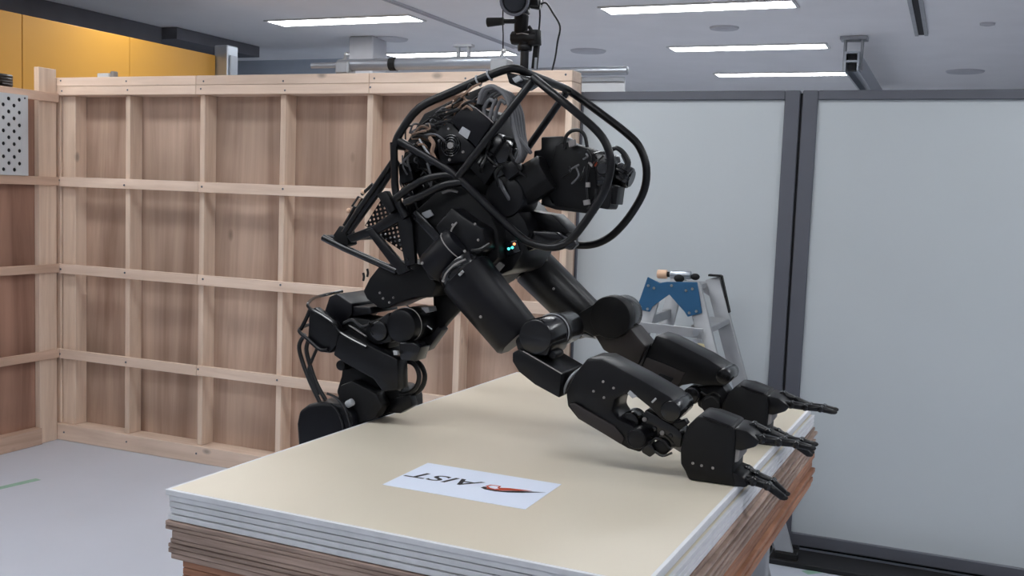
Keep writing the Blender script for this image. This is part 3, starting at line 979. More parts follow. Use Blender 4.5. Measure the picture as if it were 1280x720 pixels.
for poly in ([(606, 178), (622, 166), (640, 186), (632, 204), (612, 206)], [(585, 208), (602, 192), (620, 210), (606, 232)], [(622, 206), (642, 200), (650, 214), (634, 226)]):
    PR(poly, 2.11, 2.149, 0.004).done('motor_driver', RR.choice(['black', 'black_gloss', 'black_matt']), RB)

# --- near shoulder and flank
fl = PR([(520, 262), (545, 240), (575, 232), (604, 250), (622, 288), (624, 322), (606, 340), (590, 330), (560, 352), (536, 350), (524, 325), (514, 300)], 2.09, 2.149, 0.006).done('flank_plate', 'black_matt', RB)
B().tube([W(553, 241, 2.085), W(562, 238, 2.082), W(572, 240, 2.085)], 0.003, 6, 4).done('strap_loop', 'pad_grey', fl)
PR([(527, 266), (537, 262), (541, 269), (534, 273), (528, 271)], 2.083, 2.0895, 0.001).done('sticker', 'label_grey', fl)
PR([(512, 268), (520, 262), (556, 300), (548, 308)], 2.075, 2.0895, 0.003).done('strut_plate', 'black_gloss', fl)
sh = PR([(543, 284), (564, 259), (584, 274), (604, 286), (607, 312), (580, 330), (557, 306)], 2.03, 2.0895, 0.006).done('shoulder_block', 'black', RB)
screws(sh, [(566, 281), (594, 280), (598, 300)], 2.0295, 0.003)
B().tube([W(563, 291, 2.026), W(566, 284, 2.024), W(571, 278, 2.026)], 0.0022, 6, 3).done('cable_clip', 'pad_grey', sh)
B().tube([W(590, 313, 2.02), W(600, 312, 2.01), W(612, 305, 2.02)], 0.004, 8, 4).done('shoulder_cable', 'cable_black', sh)
p0, p1 = W(541, 338, 2.045), W(578, 300, 2.045)
ms = B().cyl(p0, p1, 0.043, 0.043, 32, 0.010).done('shoulder_motor', 'black_blue', RB)
ring(p0.lerp(p1, 0.78), p1 - p0, 0.0435, 0.0014, 'motor_seam', 'pad_grey', ms)
screws(ms, [(528, 329), (581, 314)], 2.0, 0.0035)
# chest front with the status lamps
ch = PR([(600, 252), (622, 238), (642, 256), (656, 276), (662, 292), (656, 306), (652, 320), (640, 338), (626, 344), (608, 348), (596, 330)], 2.13, 2.32, 0.006).done('chest', 'black', RB)
PR([(652, 292), (660, 288), (694, 290), (704, 298), (690, 305), (660, 314)], 2.15, 2.2, 0.003).done('chest_rib', 'black_gloss', ch)
lc = W(638, 310, 2.129)
PR([(628, 303), (646, 300), (650, 314), (634, 322)], 2.122, 2.1295, 0.002).done('lamp_panel', 'lens', ch)
for (x, y), m_ in (((636, 311), 'led_teal'), ((640.5, 309.5), 'led_teal'), ((643, 305), 'led_orange')):
    p = W(x, y, 2.122)
    B().cyl(p, p + Vector((0, -0.003, 0)), 0.0032, 0.0026, 12).done('status_lamp', m_, ch)
PR([(608, 342), (622, 326), (629, 332), (616, 347)], 2.118, 2.1295, 0.001).done('sensor_tag', 'pad_grey', ch)
PR([(601, 346), (640, 338), (640, 332), (620, 354), (606, 362), (592, 356)], 2.17, 2.28, 0.005).done('belly_plate', 'black_matt', RB)

# --- back of the torso: perforated plate, side bracket, rear bumper bar
pf = B().perf(W(456, 282, 2.11), W(508, 318, 2.11) - W(456, 282, 2.11), W(478, 247, 2.11) - W(456, 282, 2.11), 17, 11, 0.0031, 0.0015).done('perforated_plate', 'black', RB)
BK = [[(492, 196), (497, 204), (470, 246), (436, 293), (430, 288), (464, 234)],
      [(432, 295), (468, 281), (498, 259), (508, 268), (500, 276), (470, 293), (438, 303)],
      [(494, 255), (506, 252), (515, 280), (519, 330), (506, 334), (500, 300)],
      [(456, 288), (465, 285), (500, 326), (514, 338), (498, 344)]]
for k, poly in enumerate(BK):
    PR(poly, 2.085 - 0.002 * k, 2.10 - 0.002 * k, 0.003).done('back_bracket', 'black', RB)
    B().prism([W(x, y, 2.085) + Vector((0, 0.27 + 0.002 * k, 0)) for x, y in poly], (0, 0.015, 0), 0.003, 2).done('back_bracket', 'black', RB)
PR([(470, 243), (482, 238), (494, 262), (486, 268)], 2.06, 2.082, 0.003).done('hose_guard', 'black_matt', RB)
screws(RB, [(509, 324), (509, 334)], 2.080, 0.006, 'black_gloss')
B().tube([W(404, 297, 2.085), W(430, 310, 2.085), W(462, 324, 2.085), W(496, 339, 2.085)], 0.0085, 12).done('bumper_bar', 'black_gloss', RB)
q0 = W(406, 298, 2.085)
B().tube([q0, q0 + Vector((0, 0.285, 0))], 0.0085, 12).done('bumper_bar', 'black_gloss', RB)
q1 = W(494, 338, 2.085)
B().tube([q0 + Vector((0, 0.285, 0)), q1 + Vector((0, 0.285, 0))], 0.0085, 12).done('bumper_bar', 'black_gloss', RB)
PR([(416, 294), (424, 282), (432, 286), (436, 306), (424, 310)], 2.09, 2.13, 0.003).done('hinge_block', 'black_matt', RB)
B().tube([W(440, 258, 2.1), W(448, 246, 2.1), W(453, 248, 2.1), W(446, 260, 2.1)], 0.0028, 8, closed=True).done('lift_shackle', 'black_gloss', RB)
B().tube([W(452, 243, 2.1), W(460, 236, 2.1), W(466, 230, 2.1)], 0.004, 8).done('lift_strap', 'black', RB)
B().tube([W(430, 282, 2.1), W(436, 272, 2.1), W(444, 258, 2.1)], 0.004, 8).done('lift_strap', 'black', RB)
for x, y in ((454, 240), (436, 263), (497, 168)):
    B().ball(W(x, y, 2.1), 0.006).done('marker_ball', 'peach', RB)
PR([(500, 236), (512, 228), (524, 262), (518, 276), (506, 262)], 2.12, 2.149, 0.003).done('spine_link', 'black_gloss', RB)

# --- roll cage
CN, CF = 2.065, 2.37
CR = 0.0088


def cage(pts, r=CR, sm=4, m='black'):
    return B().tube([W(x, y, Y) for x, y, Y in pts], r, 12, sm).done('cage_bar', m, RB)


cage([(494, 182, CN), (500, 166, CN), (524, 135, CN + .01), (565, 115, CN + .03), (610, 95, CN + .05), (632, 87, CN + .06), (646, 86, CN + .07), (664, 94, CN + .1), (690, 104, CN + .2), (712, 114, CF), (750, 141, CF), (785, 168, CF), (800, 185, CF), (808, 210, CF), (805, 238, CF), (790, 266, CF), (772, 288, CF), (756, 300, CF), (738, 306, CF), (716, 306, CF), (697, 304, CF - .02), (668, 284, CF - .04), (640, 255, CF - .05)], 0.0096)
cage([(667, 97, CN + .04), (700, 124, CN), (735, 153, CN), (753, 172, CN), (762, 192, CN), (763, 212, CN), (755, 240, CN), (738, 268, CN), (717, 296, CN), (702, 307, CN), (684, 309, CN), (664, 304, CN), (648, 294, CN), (614, 262, CN), (572, 221, CN), (540, 200, CN), (497, 175, CN)])
cage([(668, 98, CN + .05), (640, 134, CN + .02), (608, 175, CN), (572, 222, CN - .002)])
cage([(709, 114, CF), (684, 150, CF), (656, 190, CF)], 0.009)
cage([(492, 178, CN), (493, 205, CN), (494, 235, CN), (499, 256, CN), (508, 272, CN)], 0.009)
cage([(495, 248, CN - .01), (512, 235, CN - .01), (534, 223, CN - .01), (560, 219, CN), (574, 224, CN)], 0.0085)
cage([(506, 254, CN - .01), (530, 243, CN - .01), (556, 231, CN - .01), (578, 228, CN)], 0.0085)
cage([(492, 200, CN + .01), (470, 232, CN + .02), (448, 263, CN + .02), (430, 291, CN + .02)], 0.007)
q0 = W(494, 182, CN)
B().tube([q0, q0 + Vector((0, 0.29, 0))], 0.009, 12).done('cage_bar', 'black', RB)
for x, y, Y in ((612, 94, CN + .05), (598, 101, CN + .045)):
    p = W(x, y, Y)
    ring(p, W(x + 10, y - 5, Y) - p, 0.0115, 0.0022, 'cable_tie', 'label_grey', RB)
PR([(632, 90), (664, 96), (668, 104), (656, 112), (636, 104)], CN + .06, CN + .1, 0.003).done('cage_joint', 'black_gloss', RB)
PR([(640, 98), (648, 94), (652, 100), (644, 104)], CN + .05, CN + .059, 0.001).done('lift_eye', 'label_grey', RB)
PR([(706, 300), (716, 296), (720, 306), (712, 313), (704, 310)], CN - .005, CN + .02, 0.003).done('cage_joint', 'black_gloss', RB)

# --- neck and head
nk = B().limb(W(626, 250, 2.17), W(686, 215, 2.17), 0.085, 0.092, 0.08, 0.084, cut=0.28, bev=0.003).done('neck', 'black_matt', RB)
B().cyl(W(630, 246, 2.122), W(630, 246, 2.122) + Vector((0, .1, 0)), 0.047, seg=28, bev=0.006).done('neck_joint', 'black', nk)
hb = PR([(694, 182), (706, 176), (736, 186), (746, 200), (746, 240), (732, 264), (694, 258), (682, 240), (686, 210)], 2.175, 2.25, 0.005).done('head', 'black_matt', RB)
PR([(676, 171), (704, 170), (708, 176), (704, 205), (694, 214), (666, 210), (667, 188), (676, 187)], 2.185, 2.245, 0.004).done('head_rear_box', 'black', hb)
PR([(678, 236), (682, 232), (690, 254), (734, 262), (734, 267), (694, 262), (676, 256)], 2.178, 2.248, 0.002).done('jaw_plate', 'black', hb)
PR([(736, 192), (752, 188), (764, 194), (766, 216), (758, 232), (740, 234)], 2.178, 2.248, 0.005).done('sensor_block', 'black_gloss', hb)
PR([(742, 234), (758, 228), (765, 234), (762, 258), (760, 262), (736, 258)], 2.18, 2.245, 0.003).done('camera_housing', 'black_matt', hb)
PR([(758, 232), (773, 233), (770, 256), (756, 254)], 2.188, 2.24, 0.002).done('camera_shade', 'black', hb)
c0 = W(757, 211, 2.17)
cl_ = B().cyl(c0, c0 + Vector((0, -0.02, 0)), 0.019, 0.017, 22, 0.002).done('side_lens', 'black', hb)
B().cyl(c0 + Vector((0, -.02, 0)), c0 + Vector((0, -.022, 0)), 0.012, seg=20).done('lens_glass', 'lens', cl_)
c0 = W(770, 216, 2.22)
fl_ = B().cyl(c0, c0 + Vector((0.035, 0, -0.012)), 0.026, 0.024, 24, 0.003).done('front_lens', 'black_gloss', hb)
B().cyl(c0 + Vector((0.035, 0, -0.012)), c0 + Vector((0.038, 0, -0.013)), 0.019, seg=20).done('lens_glass', 'lens', fl_)
c0 = W(746, 205, 2.165)
B().cyl(c0, c0 + Vector((0, -0.008, 0)), 0.006, seg=12).done('red_marker', 'ink_red', hb)
B().tube([W(x, y, 2.175) for x, y in ((706, 186), (707, 172), (714, 164), (724, 163), (731, 170), (734, 184))], 0.0042, 8, 5).done('head_cable', 'cable_black', hb)
B().tube([W(x, y, 2.18) for x, y in ((762, 190), (770, 185), (779, 191), (785, 203), (781, 212))], [0.004, 0.008], 8, 5).done('head_cable', 'cable_black', hb)
B().limb(W(779, 193, 2.19), W(785, 206, 2.19), 0.012, 0.010).done('connector', 'cable_grey', hb)
B().limb(W(772, 221, 2.2), W(785, 224, 2.2), 0.006, 0.005).limb(W(774, 222, 2.2), W(777, 212, 2.2), 0.004, 0.004).done('antenna', 'black', hb)
B().limb(W(656, 210, 2.2), W(668, 211, 2.2), 0.005, 0.004).done('antenna', 'black', hb)
PR([(710, 176), (718, 174), (719, 182), (711, 184)], 2.16, 2.17, 0.001).done('connector', 'pad_grey', hb)
B().limb(W(736, 203, 2.16), W(741, 208, 2.16), 0.006, 0.006).limb(W(735, 228, 2.16), W(735, 234, 2.16), 0.008, 0.01).limb(W(733, 250, 2.16), W(734, 256, 2.16), 0.01, 0.015).done('head_fastener', 'pad_grey', hb)
B().tube([W(x, y, 2.16) for x, y in ((733, 188), (738, 196), (735, 212), (733, 230), (734, 250))], 0.003, 6, 4).tube([W(x, y, 2.16) for x, y in ((745, 236), (744, 248), (742, 258))], 0.0025, 6, 4).done('head_cable', 'cable_black', hb)
for k in range(9):
    a = Vector((RR.uniform(706, 765), RR.uniform(182, 215)))
    b_ = a + Vector((RR.uniform(-12, 14), RR.uniform(4, 22)))
    B().tube([W(a.x, a.y, 2.162), W((a.x + b_.x) / 2 + RR.uniform(-6, 6), (a.y + b_.y) / 2, 2.152), W(b_.x, b_.y, 2.162)], 0.0022, 6, 4).done('head_cable', RR.choice(['cable_black', 'cable_grey', 'cable_black']), hb)
PR([(655, 262), (690, 268), (712, 290), (700, 298), (676, 286)], 2.2, 2.28, 0.003).done('neck_base', 'black', RB)

# --- near arm
ya, yb = 1.985, 2.105
ym = (ya + yb) / 2
ua = B().limb(W(580, 340, ym), W(649, 424, ym), 0.118, 0.122, 0.108, 0.108, cut=0.29, bev=0.008).done('upper_arm', 'black_blue', RB)
p0, p1 = W(573, 331, ym), W(583, 343, ym)
B().cyl(p0, p1, 0.056, 0.058, 32, 0.004).done('arm_collar', 'black_gloss', ua)
B().tube([W(554, 350, ya - .002), W(558, 341, ya - .006), W(568, 331, ya - .007), (W(582, 324, ya - .003))], 0.0022, 6, 4).done('collar_seam', 'pad_grey', ua)
screws(ua, [(554, 351), (577, 341), (601, 396)], ya - .004, 0.004)
B().limb(W(574, 344, ya - .003), W(579, 339, ya - .003), 0.004, 0.006).done('collar_clip', 'label_grey', ua)
ec = W(668, 421, ya)
el = B().cyl(ec + Vector((0, .002, 0)), ec + Vector((0, 0.215, 0)), 0.038, 0.036, 32, 0.006).done('elbow', 'black_gloss', RB)
B().cyl(ec + Vector((0, 0.11, 0)), ec + Vector((0, 0.125, 0)), 0.0405, seg=32, bev=0.002).done('elbow_flange', 'black', el)
ring(ec + Vector((0, 0.105, 0)), (0, 1, 0), 0.039, 0.0015, 'elbow_seam', 'label_grey', el)
PR([(642, 425), (662, 404), (682, 408), (690, 430), (684, 446), (664, 444), (646, 440)], ya + .006, yb, 0.008).done('elbow_yoke', 'black', el)
p = W(690, 444, ya + .02)
B().cyl(p, p + Vector((0, 0.05, 0)), 0.0085, seg=14, bev=.002).done('elbow_bolt', 'black_blue', el)
lk = PR([(640, 441), (650, 436), (702, 467), (699, 498), (668, 481), (648, 465), (640, 452)], ya, 2.125, 0.004).done('elbow_link', 'black', RB)
B().tube([W(654, 439, ya - .001), W(678, 453, ya - .001), W(702, 467, ya - .001), W(702, 467, 2.126)], 0.0014, 6).done('edge_trim', 'pad_grey', lk)
fa = PR([(707, 490), (718, 468), (734, 448), (752, 449), (800, 474), (838, 496), (850, 508), (849, 522), (840, 531), (826, 524), (812, 510), (796, 497), (780, 493), (768, 500), (765, 514), (772, 524), (790, 532), (804, 545), (806, 557), (800, 566), (784, 561), (722, 524), (709, 508)], ya + .004, yb - .012, 0.005).done('forearm', 'black', RB)
PR([(711, 505), (718, 504), (768, 533), (780, 549), (776, 556), (722, 523)], ya - .004, ya + .0035, 0.003).done('forearm_guard', 'brown_black', fa)
B().tube([W(704, 493, ym - .03), W(708, 480, ya + .02), W(716, 468, ya + .03), W(728, 459, ya + .05)], 0.0028, 8, 5).done('forearm_seam', 'label_grey', fa)
screws(fa, [(742, 489), (754, 477), (767, 485), (755, 497)], ya + .0035, 0.0028)
PR([(784, 492), (787, 488), (796, 496), (790, 498)], ya - .001, ya + .0035, 0.001).done('cable_clip', 'label_grey', fa)
B().limb(W(815, 503, ya), W(820, 498, ya), 0.004, 0.004).done('cable_clip', 'label_grey', fa)
p0, p1 = W(834, 516, ya), W(849, 513, yb)
B().cyl(W(838, 514, ya - .004), W(838, 514, ya - .004) + Vector((0, 0.115, 0)), 0.021, seg=24, bev=.004).done('prong_cap', 'black_gloss', fa)
c0 = W(786, 528, ya + .03)
wr = B().cyl(c0, c0 + Vector((0, .06, 0)), 0.021, seg=24, bev=.004).done('wrist', 'black_gloss', RB)
c1 = W(795, 549, ya - .006)
B().cyl(c1, c1 + Vector((0, .1, 0)), 0.021, seg=24, bev=.004).done('wrist_motor', 'black', wr)
ring(c1 + Vector((0, .0, 0)), (0, 1, 0), 0.0175, 0.0012, 'motor_seam', 'black_blue', wr)
PR([(806, 512), (822, 520), (846, 534), (855, 546), (852, 560), (834, 560), (812, 546), (800, 530)], ya + .03, yb - .02, 0.005).done('wrist_link', 'black_gloss', wr)
c2 = W(826, 560, ya + .02)
B().cyl(c2, c2 + Vector((0, .06, 0)), 0.0165, seg=22, bev=.003).done('wrist_motor', 'black', wr)
B().cyl(W(845, 548, 2.045), W(856, 552, 2.045), 0.020, 0.024, 24, .002).done('wrist_flange', 'pad_grey', wr)
for pts in ([(812, 556), (820, 548), (830, 552), (838, 562)], [(818, 564), (828, 570), (840, 566)]):
    B().tube([W(x, y, ya + .012) for x, y in pts], 0.0025, 6, 4).done('wrist_cable', 'cable_black', wr)

for k, (x, y) in enumerate(((818, 536), (828, 541), (838, 545), (806, 524))):
    p = W(x, y, ya + .0295)
    B().cyl(p, p + Vector((0, -.004, 0)), 0.0048, seg=12, bev=.0008).done('wrist_bolt', 'pad_grey' if k % 2 else 'black_gloss', wr)
PR([(840, 530), (856, 524), (860, 530), (850, 538)], ya + .03, ya + .05, 0.002).done('wrist_bracket', 'black', wr)
PR([(800, 556), (812, 550), (820, 566), (812, 572), (802, 566)], ya + .01, ya + .04, 0.003).done('wrist_bracket', 'black_gloss', wr)

# --- hands: palm block with an upper and a lower pair of fingers
def hand(dy):
    off = Vector((0, dy, 0))

    def H(x, y, Y):
        return W(x, y, Y) + off

    def HP(poly, y0, y1, bev=0.004, seg=2):
        pts = [H(x, y, y0) for x, y in poly]
        for q in pts:
            q.z = max(q.z, ZTOP + 0.0006)
        return B().prism(pts, (0, y1 - y0, 0), bev, seg)
    pm = HP([(850, 562), (853, 546), (860, 532), (872, 520), (890, 523), (918, 534), (920, 548), (916, 592), (920, 612), (912, 616), (884, 610), (860, 601), (856, 590), (850, 580)], 1.987, 2.095, 0.006).done('hand', 'black_matt', RB)
    HP([(918, 535), (934, 539), (950, 552), (944, 559), (926, 564), (916, 562)], 1.992, 2.09, 0.004).done('upper_finger_base', 'black', pm)
    HP([(914, 590), (930, 597), (935, 608), (930, 621), (912, 617)], 1.99, 2.09, 0.004).done('lower_finger_base', 'black', pm)
    HP([(916, 561), (925, 562), (923, 577), (916, 579)], 1.995, 2.085, 0.002).done('palm_pad', 'pad_grey', pm)
    HP([(876, 519), (888, 522), (914, 532), (910, 534), (886, 526)], 1.984, 2.06, 0.002).done('knuckle_plate', 'black_blue', pm)
    for x, y in ((866, 579), (877, 582), (891, 585)):
        p = H(x, y, 1.987)
        B().cyl(p, p + Vector((0, -0.002, 0)), 0.003, 0.0025, 10).done('screw', 'pad_grey', pm)
    ups = [[(926, 541), (942, 532), (960, 540), (982, 549), (1002, 551), (1017, 555)], [(930, 548), (953, 548), (974, 552), (996, 555), (1014, 560)]]
    lows = [[(918, 586), (934, 587), (945, 597), (966, 602), (982, 617)], [(926, 601), (942, 601), (960, 607), (979, 622)]]
    for grp, ys_ in ((ups, (2.065, 2.012)), (lows, (2.065, 2.012))):
        for ch_, Y in zip(grp, ys_):
            bm = B()
            Q = [H(*c_, Y) for c_ in ch_]
            for q in Q:
                if q.x < -0.32:
                    q.z = max(q.z, ZTOP + 0.0105)
            for k in range(len(ch_) - 1):
                w0 = 0.0235 - 0.0024 * k
                bm.limb(Q[k], Q[k + 1], w0, w0 * 0.8, w0 * 0.88, w0 * 0.68, cut=0.28, bev=0.001)
            fg = bm.done('finger', 'black', pm)
            for k in range(1, len(ch_) - 1):
                p = Q[k]
                B().cyl(p + Vector((0, -0.0125, 0)), p + Vector((0, 0.0125, 0)), 0.0092 - 0.0008 * k, seg=12, bev=.001).done('knuckle', 'black_gloss', fg)
            p = Q[-1]
            B().ball(p, 0.0065, (1.5, 1.2, .8), 10).done('fingertip', 'rubber', fg)
    return pm


hand(0.0)
hand(0.388)

# --- far arm
yc, yd = 2.375, 2.49
yq = (yc + yd) / 2
ua = B().limb(W(664, 331, yq), W(742, 408, yq), 0.115, 0.106, 0.105, 0.098, cut=0.29, bev=0.008).done('upper_arm', 'black', RB)
B().cyl(W(654, 322, yq), W(667, 334, yq), 0.052, 0.054, 30, 0.004).done('arm_collar', 'black_gloss', ua)
B().tube([W(647, 348, yc), W(655, 336, yc - .006), W(666, 326, yc - .006), W(680, 320, yc)], 0.002, 6, 4).done('collar_seam', 'pad_grey', ua)
screws(ua, [(649, 345), (683, 325), (692, 361)], yc - .004, 0.0035)
e0 = W(762, 397, yc - .03)
el = B().cyl(e0, e0 + Vector((0, .05, 0)), 0.052, 0.052, 36, 0.006).done('elbow', 'black_matt', RB)
PR([(722, 392), (742, 380), (758, 376), (764, 416), (742, 421), (726, 412)], yc - .026, yc + .016, 0.005).done('elbow_yoke', 'black_matt', el)
B().cyl(e0 + Vector((0, .05, 0)), e0 + Vector((0, .13, 0)), 0.046, seg=30, bev=.005).done('elbow_flange', 'black_gloss', el)
PR([(718, 410), (740, 421), (748, 416), (744, 424), (728, 421)], yc + .02, yc + .06, 0.002).done('elbow_trim', 'alu_matt', el)
lk = PR([(742, 418), (760, 414), (788, 410), (808, 434), (796, 460), (776, 450), (754, 438)], yc, yd - .02, 0.005).done('elbow_link', 'brown_black', RB)
PR([(760, 444), (764, 443), (774, 448), (773, 452), (762, 447)], yc - .004, yc + .01, 0.001).done('cable_clip', 'black', lk)
fa = PR([(798, 464), (806, 446), (820, 419), (836, 424), (884, 448), (906, 462), (912, 472), (908, 482), (880, 482), (864, 480), (852, 482), (838, 491), (812, 478)], yc + .002, yd - .01, 0.005).done('forearm', 'black', RB)
PR([(800, 464), (808, 447), (830, 455), (856, 466), (848, 480), (838, 489), (812, 477)], yc - .003, yc + .0015, 0.001).done('forearm_guard', 'brown_black', fa)
PR([(824, 466), (842, 473), (837, 482), (819, 474)], yc - .006, yc - .003, 0.001).done('guard_recess', 'black', fa)
PR([(796, 462), (803, 446), (806, 438), (811, 430), (813, 433), (806, 448), (800, 464)], yc - .006, yd - .03, 0.002).done('forearm_seam', 'black_gloss', fa)
p = W(904, 471, yc - .004)
B().cyl(p, p + Vector((0, .1, 0)), 0.0185, seg=24, bev=.004).done('prong_cap', 'black_gloss', fa)
c0 = W(864, 495, yc + .005)
wr = B().cyl(c0, c0 + Vector((0, .08, 0)), 0.021, seg=24, bev=.004).done('wrist', 'black_gloss', RB)
ring(c0, (0, 1, 0), 0.016, 0.0012, 'motor_seam', 'black_blue', wr)
PR([(868, 484), (902, 480), (910, 492), (906, 512), (884, 516), (872, 508)], yc + .03, yd - .02, 0.005).done('wrist_link', 'black', wr)
c2 = W(888, 506, yc + .01)
B().cyl(c2, c2 + Vector((0, .07, 0)), 0.023, seg=24, bev=.004).done('wrist_motor', 'black_matt', wr)
B().cyl(W(902, 506, yq), W(913, 509, yq), 0.020, 0.024, 24, .002).done('wrist_flange', 'pad_grey', wr)
for pts in ([(876, 490), (884, 494), (892, 490), (900, 496)], [(880, 500), (890, 496), (898, 504)]):
    B().tube([W(x, y, yc + .012) for x, y in pts], 0.0025, 6, 4).done('wrist_cable', 'cable_black', wr)

# --- waist
wa = PR([(453, 364), (461, 348), (472, 334), (496, 326), (530, 330), (546, 356), (540, 372), (520, 372), (500, 378), (482, 386), (474, 386), (458, 374)], 2.12, 2.24, 0.006).done('waist', 'black_matt', RB)
screws(wa, [(475, 366), (479, 373), (487, 378), (492, 372)], 2.1195, 0.003, 'pad_grey')
PR([(540, 360), (562, 344), (590, 352), (594, 366), (562, 400), (536, 432), (522, 432), (520, 418), (536, 402), (541, 386)], 2.2, 2.225, 0.006).done('waist_link', 'black_matt', RB)
PR([(520, 424), (536, 420), (548, 408), (552, 413), (534, 438), (521, 444)], 2.16, 2.199, 0.003).done('waist_cover', 'black_blue', RB)
B().tube([W(508, 381, 2.15), W(519, 393, 2.15), W(531, 405, 2.15), W(540, 412, 2.15)], 0.002, 6).done('linkage_rod', 'screw', RB)
PR([(526, 384), (535, 384), (537, 390), (530, 392)], 2.16, 2.2, 0.001).done('linkage_clip', 'label_grey', RB)
for x, y in ((455, 343), (460, 338)):
    B().tube([W(x - 1, y - 2, 2.13), W(x, y + 3, 2.13), W(x - 1, y + 8, 2.13)], 0.003, 6, 3).done('wire_end', 'cable_black', RB)

# --- pelvis
pv = PR([(430, 440), (452, 420), (480, 426), (488, 440), (480, 462), (472, 492), (456, 524), (432, 520), (420, 490), (426, 470)], 2.13, 2.2, 0.006).done('pelvis', 'black_matt', RB)
PR([(405, 390), (411, 371), (420, 367), (440, 380), (440, 392), (428, 408), (412, 402)], 2.12, 2.26, 0.004).done('pelvis_cover', 'black_blue', pv)
PR([(440, 383), (462, 384), (466, 392), (440, 396)], 2.125, 2.25, 0.003).done('pelvis_cover', 'black', pv)
PR([(386, 388), (393, 384), (418, 403), (424, 414), (420, 432), (412, 442), (400, 440), (384, 426)], 2.075, 2.10, 0.005).done('guard_plate', 'black', pv)
B().tube([W(x, y, Y) for x, y, Y in ((428, 364, 2.3), (405, 369, 2.24), (392, 373, 2.16), (385, 380, 2.09), (388, 386, 2.072), (402, 394, 2.07), (416, 404, 2.07), (424, 415, 2.07), (440, 425, 2.072), (458, 434, 2.074))], 0.0042, 8, 5).done('guard_rim', 'black_gloss', pv)
B().tube([W(x, y, Y) for x, y, Y in ((390, 405, 2.2), (380, 408, 2.13), (374, 414, 2.075), (386, 425, 2.07), (400, 437, 2.068), (410, 437, 2.07))], 0.0045, 8, 5).done('guard_rim', 'black_blue', pv)
B().tube([W(x, y, Y) for x, y, Y in ((388, 386, 2.08), (383, 398, 2.08), (376, 412, 2.08))], 0.005, 8, 5).done('guard_rim', 'black', pv)
PR([(424, 414), (446, 424), (474, 438), (497, 449), (498, 488), (478, 490), (466, 474), (430, 454), (416, 444)], 2.075, 2.125, 0.005).done('side_panel', 'black', pv)
PR([(404, 392), (440, 396), (466, 400), (486, 420), (486, 436), (452, 440), (428, 424), (412, 410)], 2.128, 2.21, 0.005).done('pelvis_frame', 'black_matt', pv)
PR([(468, 484), (500, 482), (504, 496), (490, 516), (470, 522)], 2.14, 2.18, 0.004).done('pelvis_frame', 'black_matt', pv)
hm = W(500, 408, 2.09)
hp_ = B().cyl(hm, hm + Vector((0, .13, 0)), 0.041, 0.041, 34, 0.010).done('hip_motor', 'black', RB)
B().cyl(W(472, 414, 2.085), W(472, 414, 2.085) + Vector((0, .1, 0)), 0.025, seg=28, bev=.008).done('motor_dome', 'black_gloss', hp_)
PR([(458, 402), (474, 398), (486, 390), (490, 428), (470, 432), (456, 424)], 2.095, 2.13, 0.006).done('motor_bridge', 'black', hp_)
ring(hm + Vector((0, .03, 0)), (0, 1, 0), 0.0415, 0.0014, 'motor_seam', 'pad_grey', hp_)
B().tube([W(430, 404, 2.08), W(440, 400, 2.08), W(452, 408, 2.08), W(462, 405, 2.08)], 0.004, 8, 5).tube([W(436, 407, 2.075), W(446, 412, 2.075), W(458, 421, 2.075)], 0.002, 6, 3).done('hip_cable', 'cable_black', RB)
B().limb(W(437, 407, 2.074), W(457, 420, 2.074), 0.002, 0.003).done('linkage_rod', 'pad_grey', RB)
PR([(498, 428), (516, 428), (526, 434), (520, 452), (500, 450)], 2.08, 2.13, 0.004).done('hip_bracket', 'black_gloss', RB)
PR([(491, 438), (496, 439), (497, 444), (492, 444)], 2.07, 2.08, 0.001).done('bolt_tab', 'label_grey', RB)
for pts, r_ in (([(381, 418), (374, 432), (378, 452), (388, 478), (400, 503)], 0.0052), ([(388, 420), (383, 436), (388, 458), (396, 480), (407, 500)], 0.0052), ([(396, 436), (390, 450), (386, 462), (390, 476), (398, 494)], 0.004)):
    B().tube([W(x, y, 2.09) for x, y in pts], r_, 10, 5).done('hip_hose', 'cable_black', RB)
for dx in (0, 7):
    B().tube([W(x + (dx if 505 < x else 0), y, 2.14 + dx * .003) for x, y in ((500, 452), (512, 452), (520, 458), (524, 470), (521, 483), (512, 491), (500, 494))], 0.0062, 10, 5).done('hip_hose', 'cable_black', RB)
B().tube([W(508, 460, 2.13), W(504, 472, 2.13), (W(499, 488, 2.13))], 0.004, 8, 3).done('hip_hose', 'pad_grey', RB)
kn = W(425, 457, 2.09)
B().cyl(kn, kn + Vector((0, .07, 0)), 0.013, seg=20, bev=.004).done('hip_bolt', 'black', RB)
PR([(486, 500), (511, 492), (516, 508), (500, 517), (484, 516)], 2.13, 2.16, 0.004).done('hip_plate', 'black', RB)
PR([(424, 482), (440, 476), (470, 492), (478, 508), (468, 523), (444, 530), (426, 530), (420, 512)], 2.085, 2.127, 0.006).done('thigh_yoke', 'black_matt', RB)

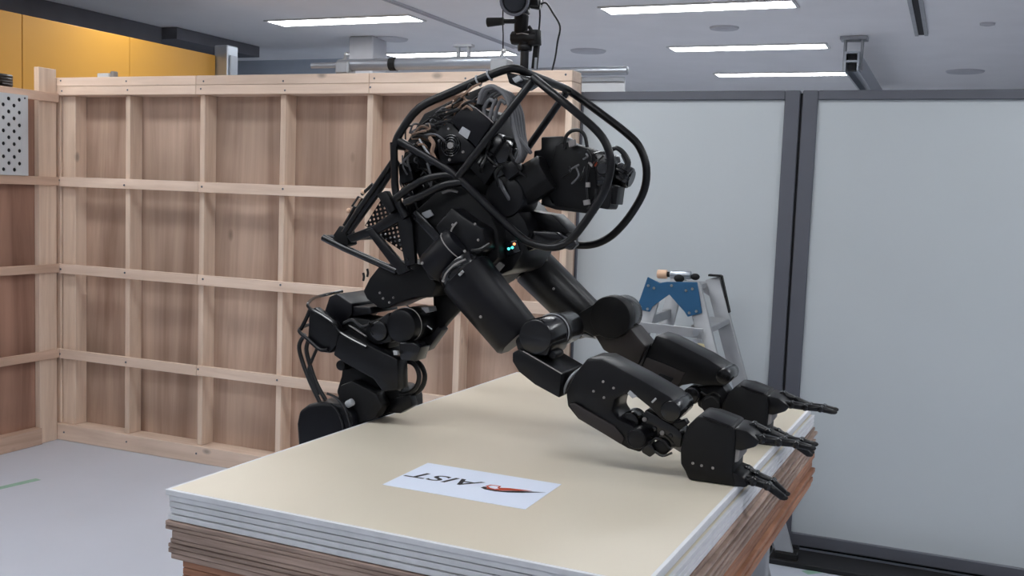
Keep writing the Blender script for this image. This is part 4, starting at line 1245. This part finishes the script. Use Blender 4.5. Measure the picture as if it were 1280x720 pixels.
# --- legs, standing on the floor behind the left edge of the stack
for dy, nm in ((0.0, 'near'), (0.235, 'far')):
    o_ = Vector((0, dy, 0))
    th_ = B().prism([W(x, y, 2.06) + o_ for x, y in ((370, 530), (373, 514), (384, 506), (402, 503), (428, 506), (440, 520), (441, 546), (432, 566), (404, 590), (374, 590))], (0, 0.125, 0), 0.010, 3).done('hip_cover', 'black_blue', RB)
    if dy == 0:
        B().tube([W(x, y, 2.05) for x, y in ((409, 492), (420, 497), (430, 508), (436, 524), (440, 540))], 0.0032, 8, 5).tube([W(x, y, 2.055) for x, y in ((414, 505), (422, 514), (428, 530), (430, 545))], 0.0028, 8, 5).done('hip_cable', 'cable_black', th_)
        p0 = W(434, 506, 2.07)
        B().cyl(p0, W(441, 502, 2.07), 0.009, seg=16, bev=.002).done('hip_pin', 'label_grey', th_)
    cx_ = -1.40
    yk = 2.12 + dy
    B().limb((cx_, yk, 0.755), (cx_ + 0.015, yk, 0.50), 0.11, 0.10, 0.11, 0.12, cut=.25, bev=.006).done('thigh', 'black', RB)
    kx = Vector((cx_ + 0.02, yk, 0.455))
    kn = B().cyl(kx - Vector((0, .065, 0)), kx + Vector((0, .065, 0)), 0.058, seg=30, bev=.006).done('knee', 'black_gloss', RB)
    B().cyl(kx - Vector((0, .068, 0)), kx - Vector((0, .0655, 0)), 0.035, seg=24).done('knee_cap', 'black_blue', kn)
    B().limb((cx_ + 0.015, yk, 0.42), (cx_ - 0.01, yk, 0.13), 0.11, 0.12, 0.085, 0.09, cut=.25, bev=.006).done('shin', 'black', RB)
    an = B().cyl((cx_ - .01, yk - .05, 0.11), (cx_ - .01, yk + .05, 0.11), 0.036, seg=24, bev=.005).done('ankle', 'black_gloss', RB)
    ft = B().box((cx_ - .12, yk - .065, 0.014), (cx_ + .115, yk + .065, 0.075), 0.012, 2).done('foot', 'black_matt', RB)
    B().box((cx_ - .118, yk - .063, 0.0), (cx_ + .113, yk + .063, 0.0135), 0.003).done('sole', 'rubber', ft)
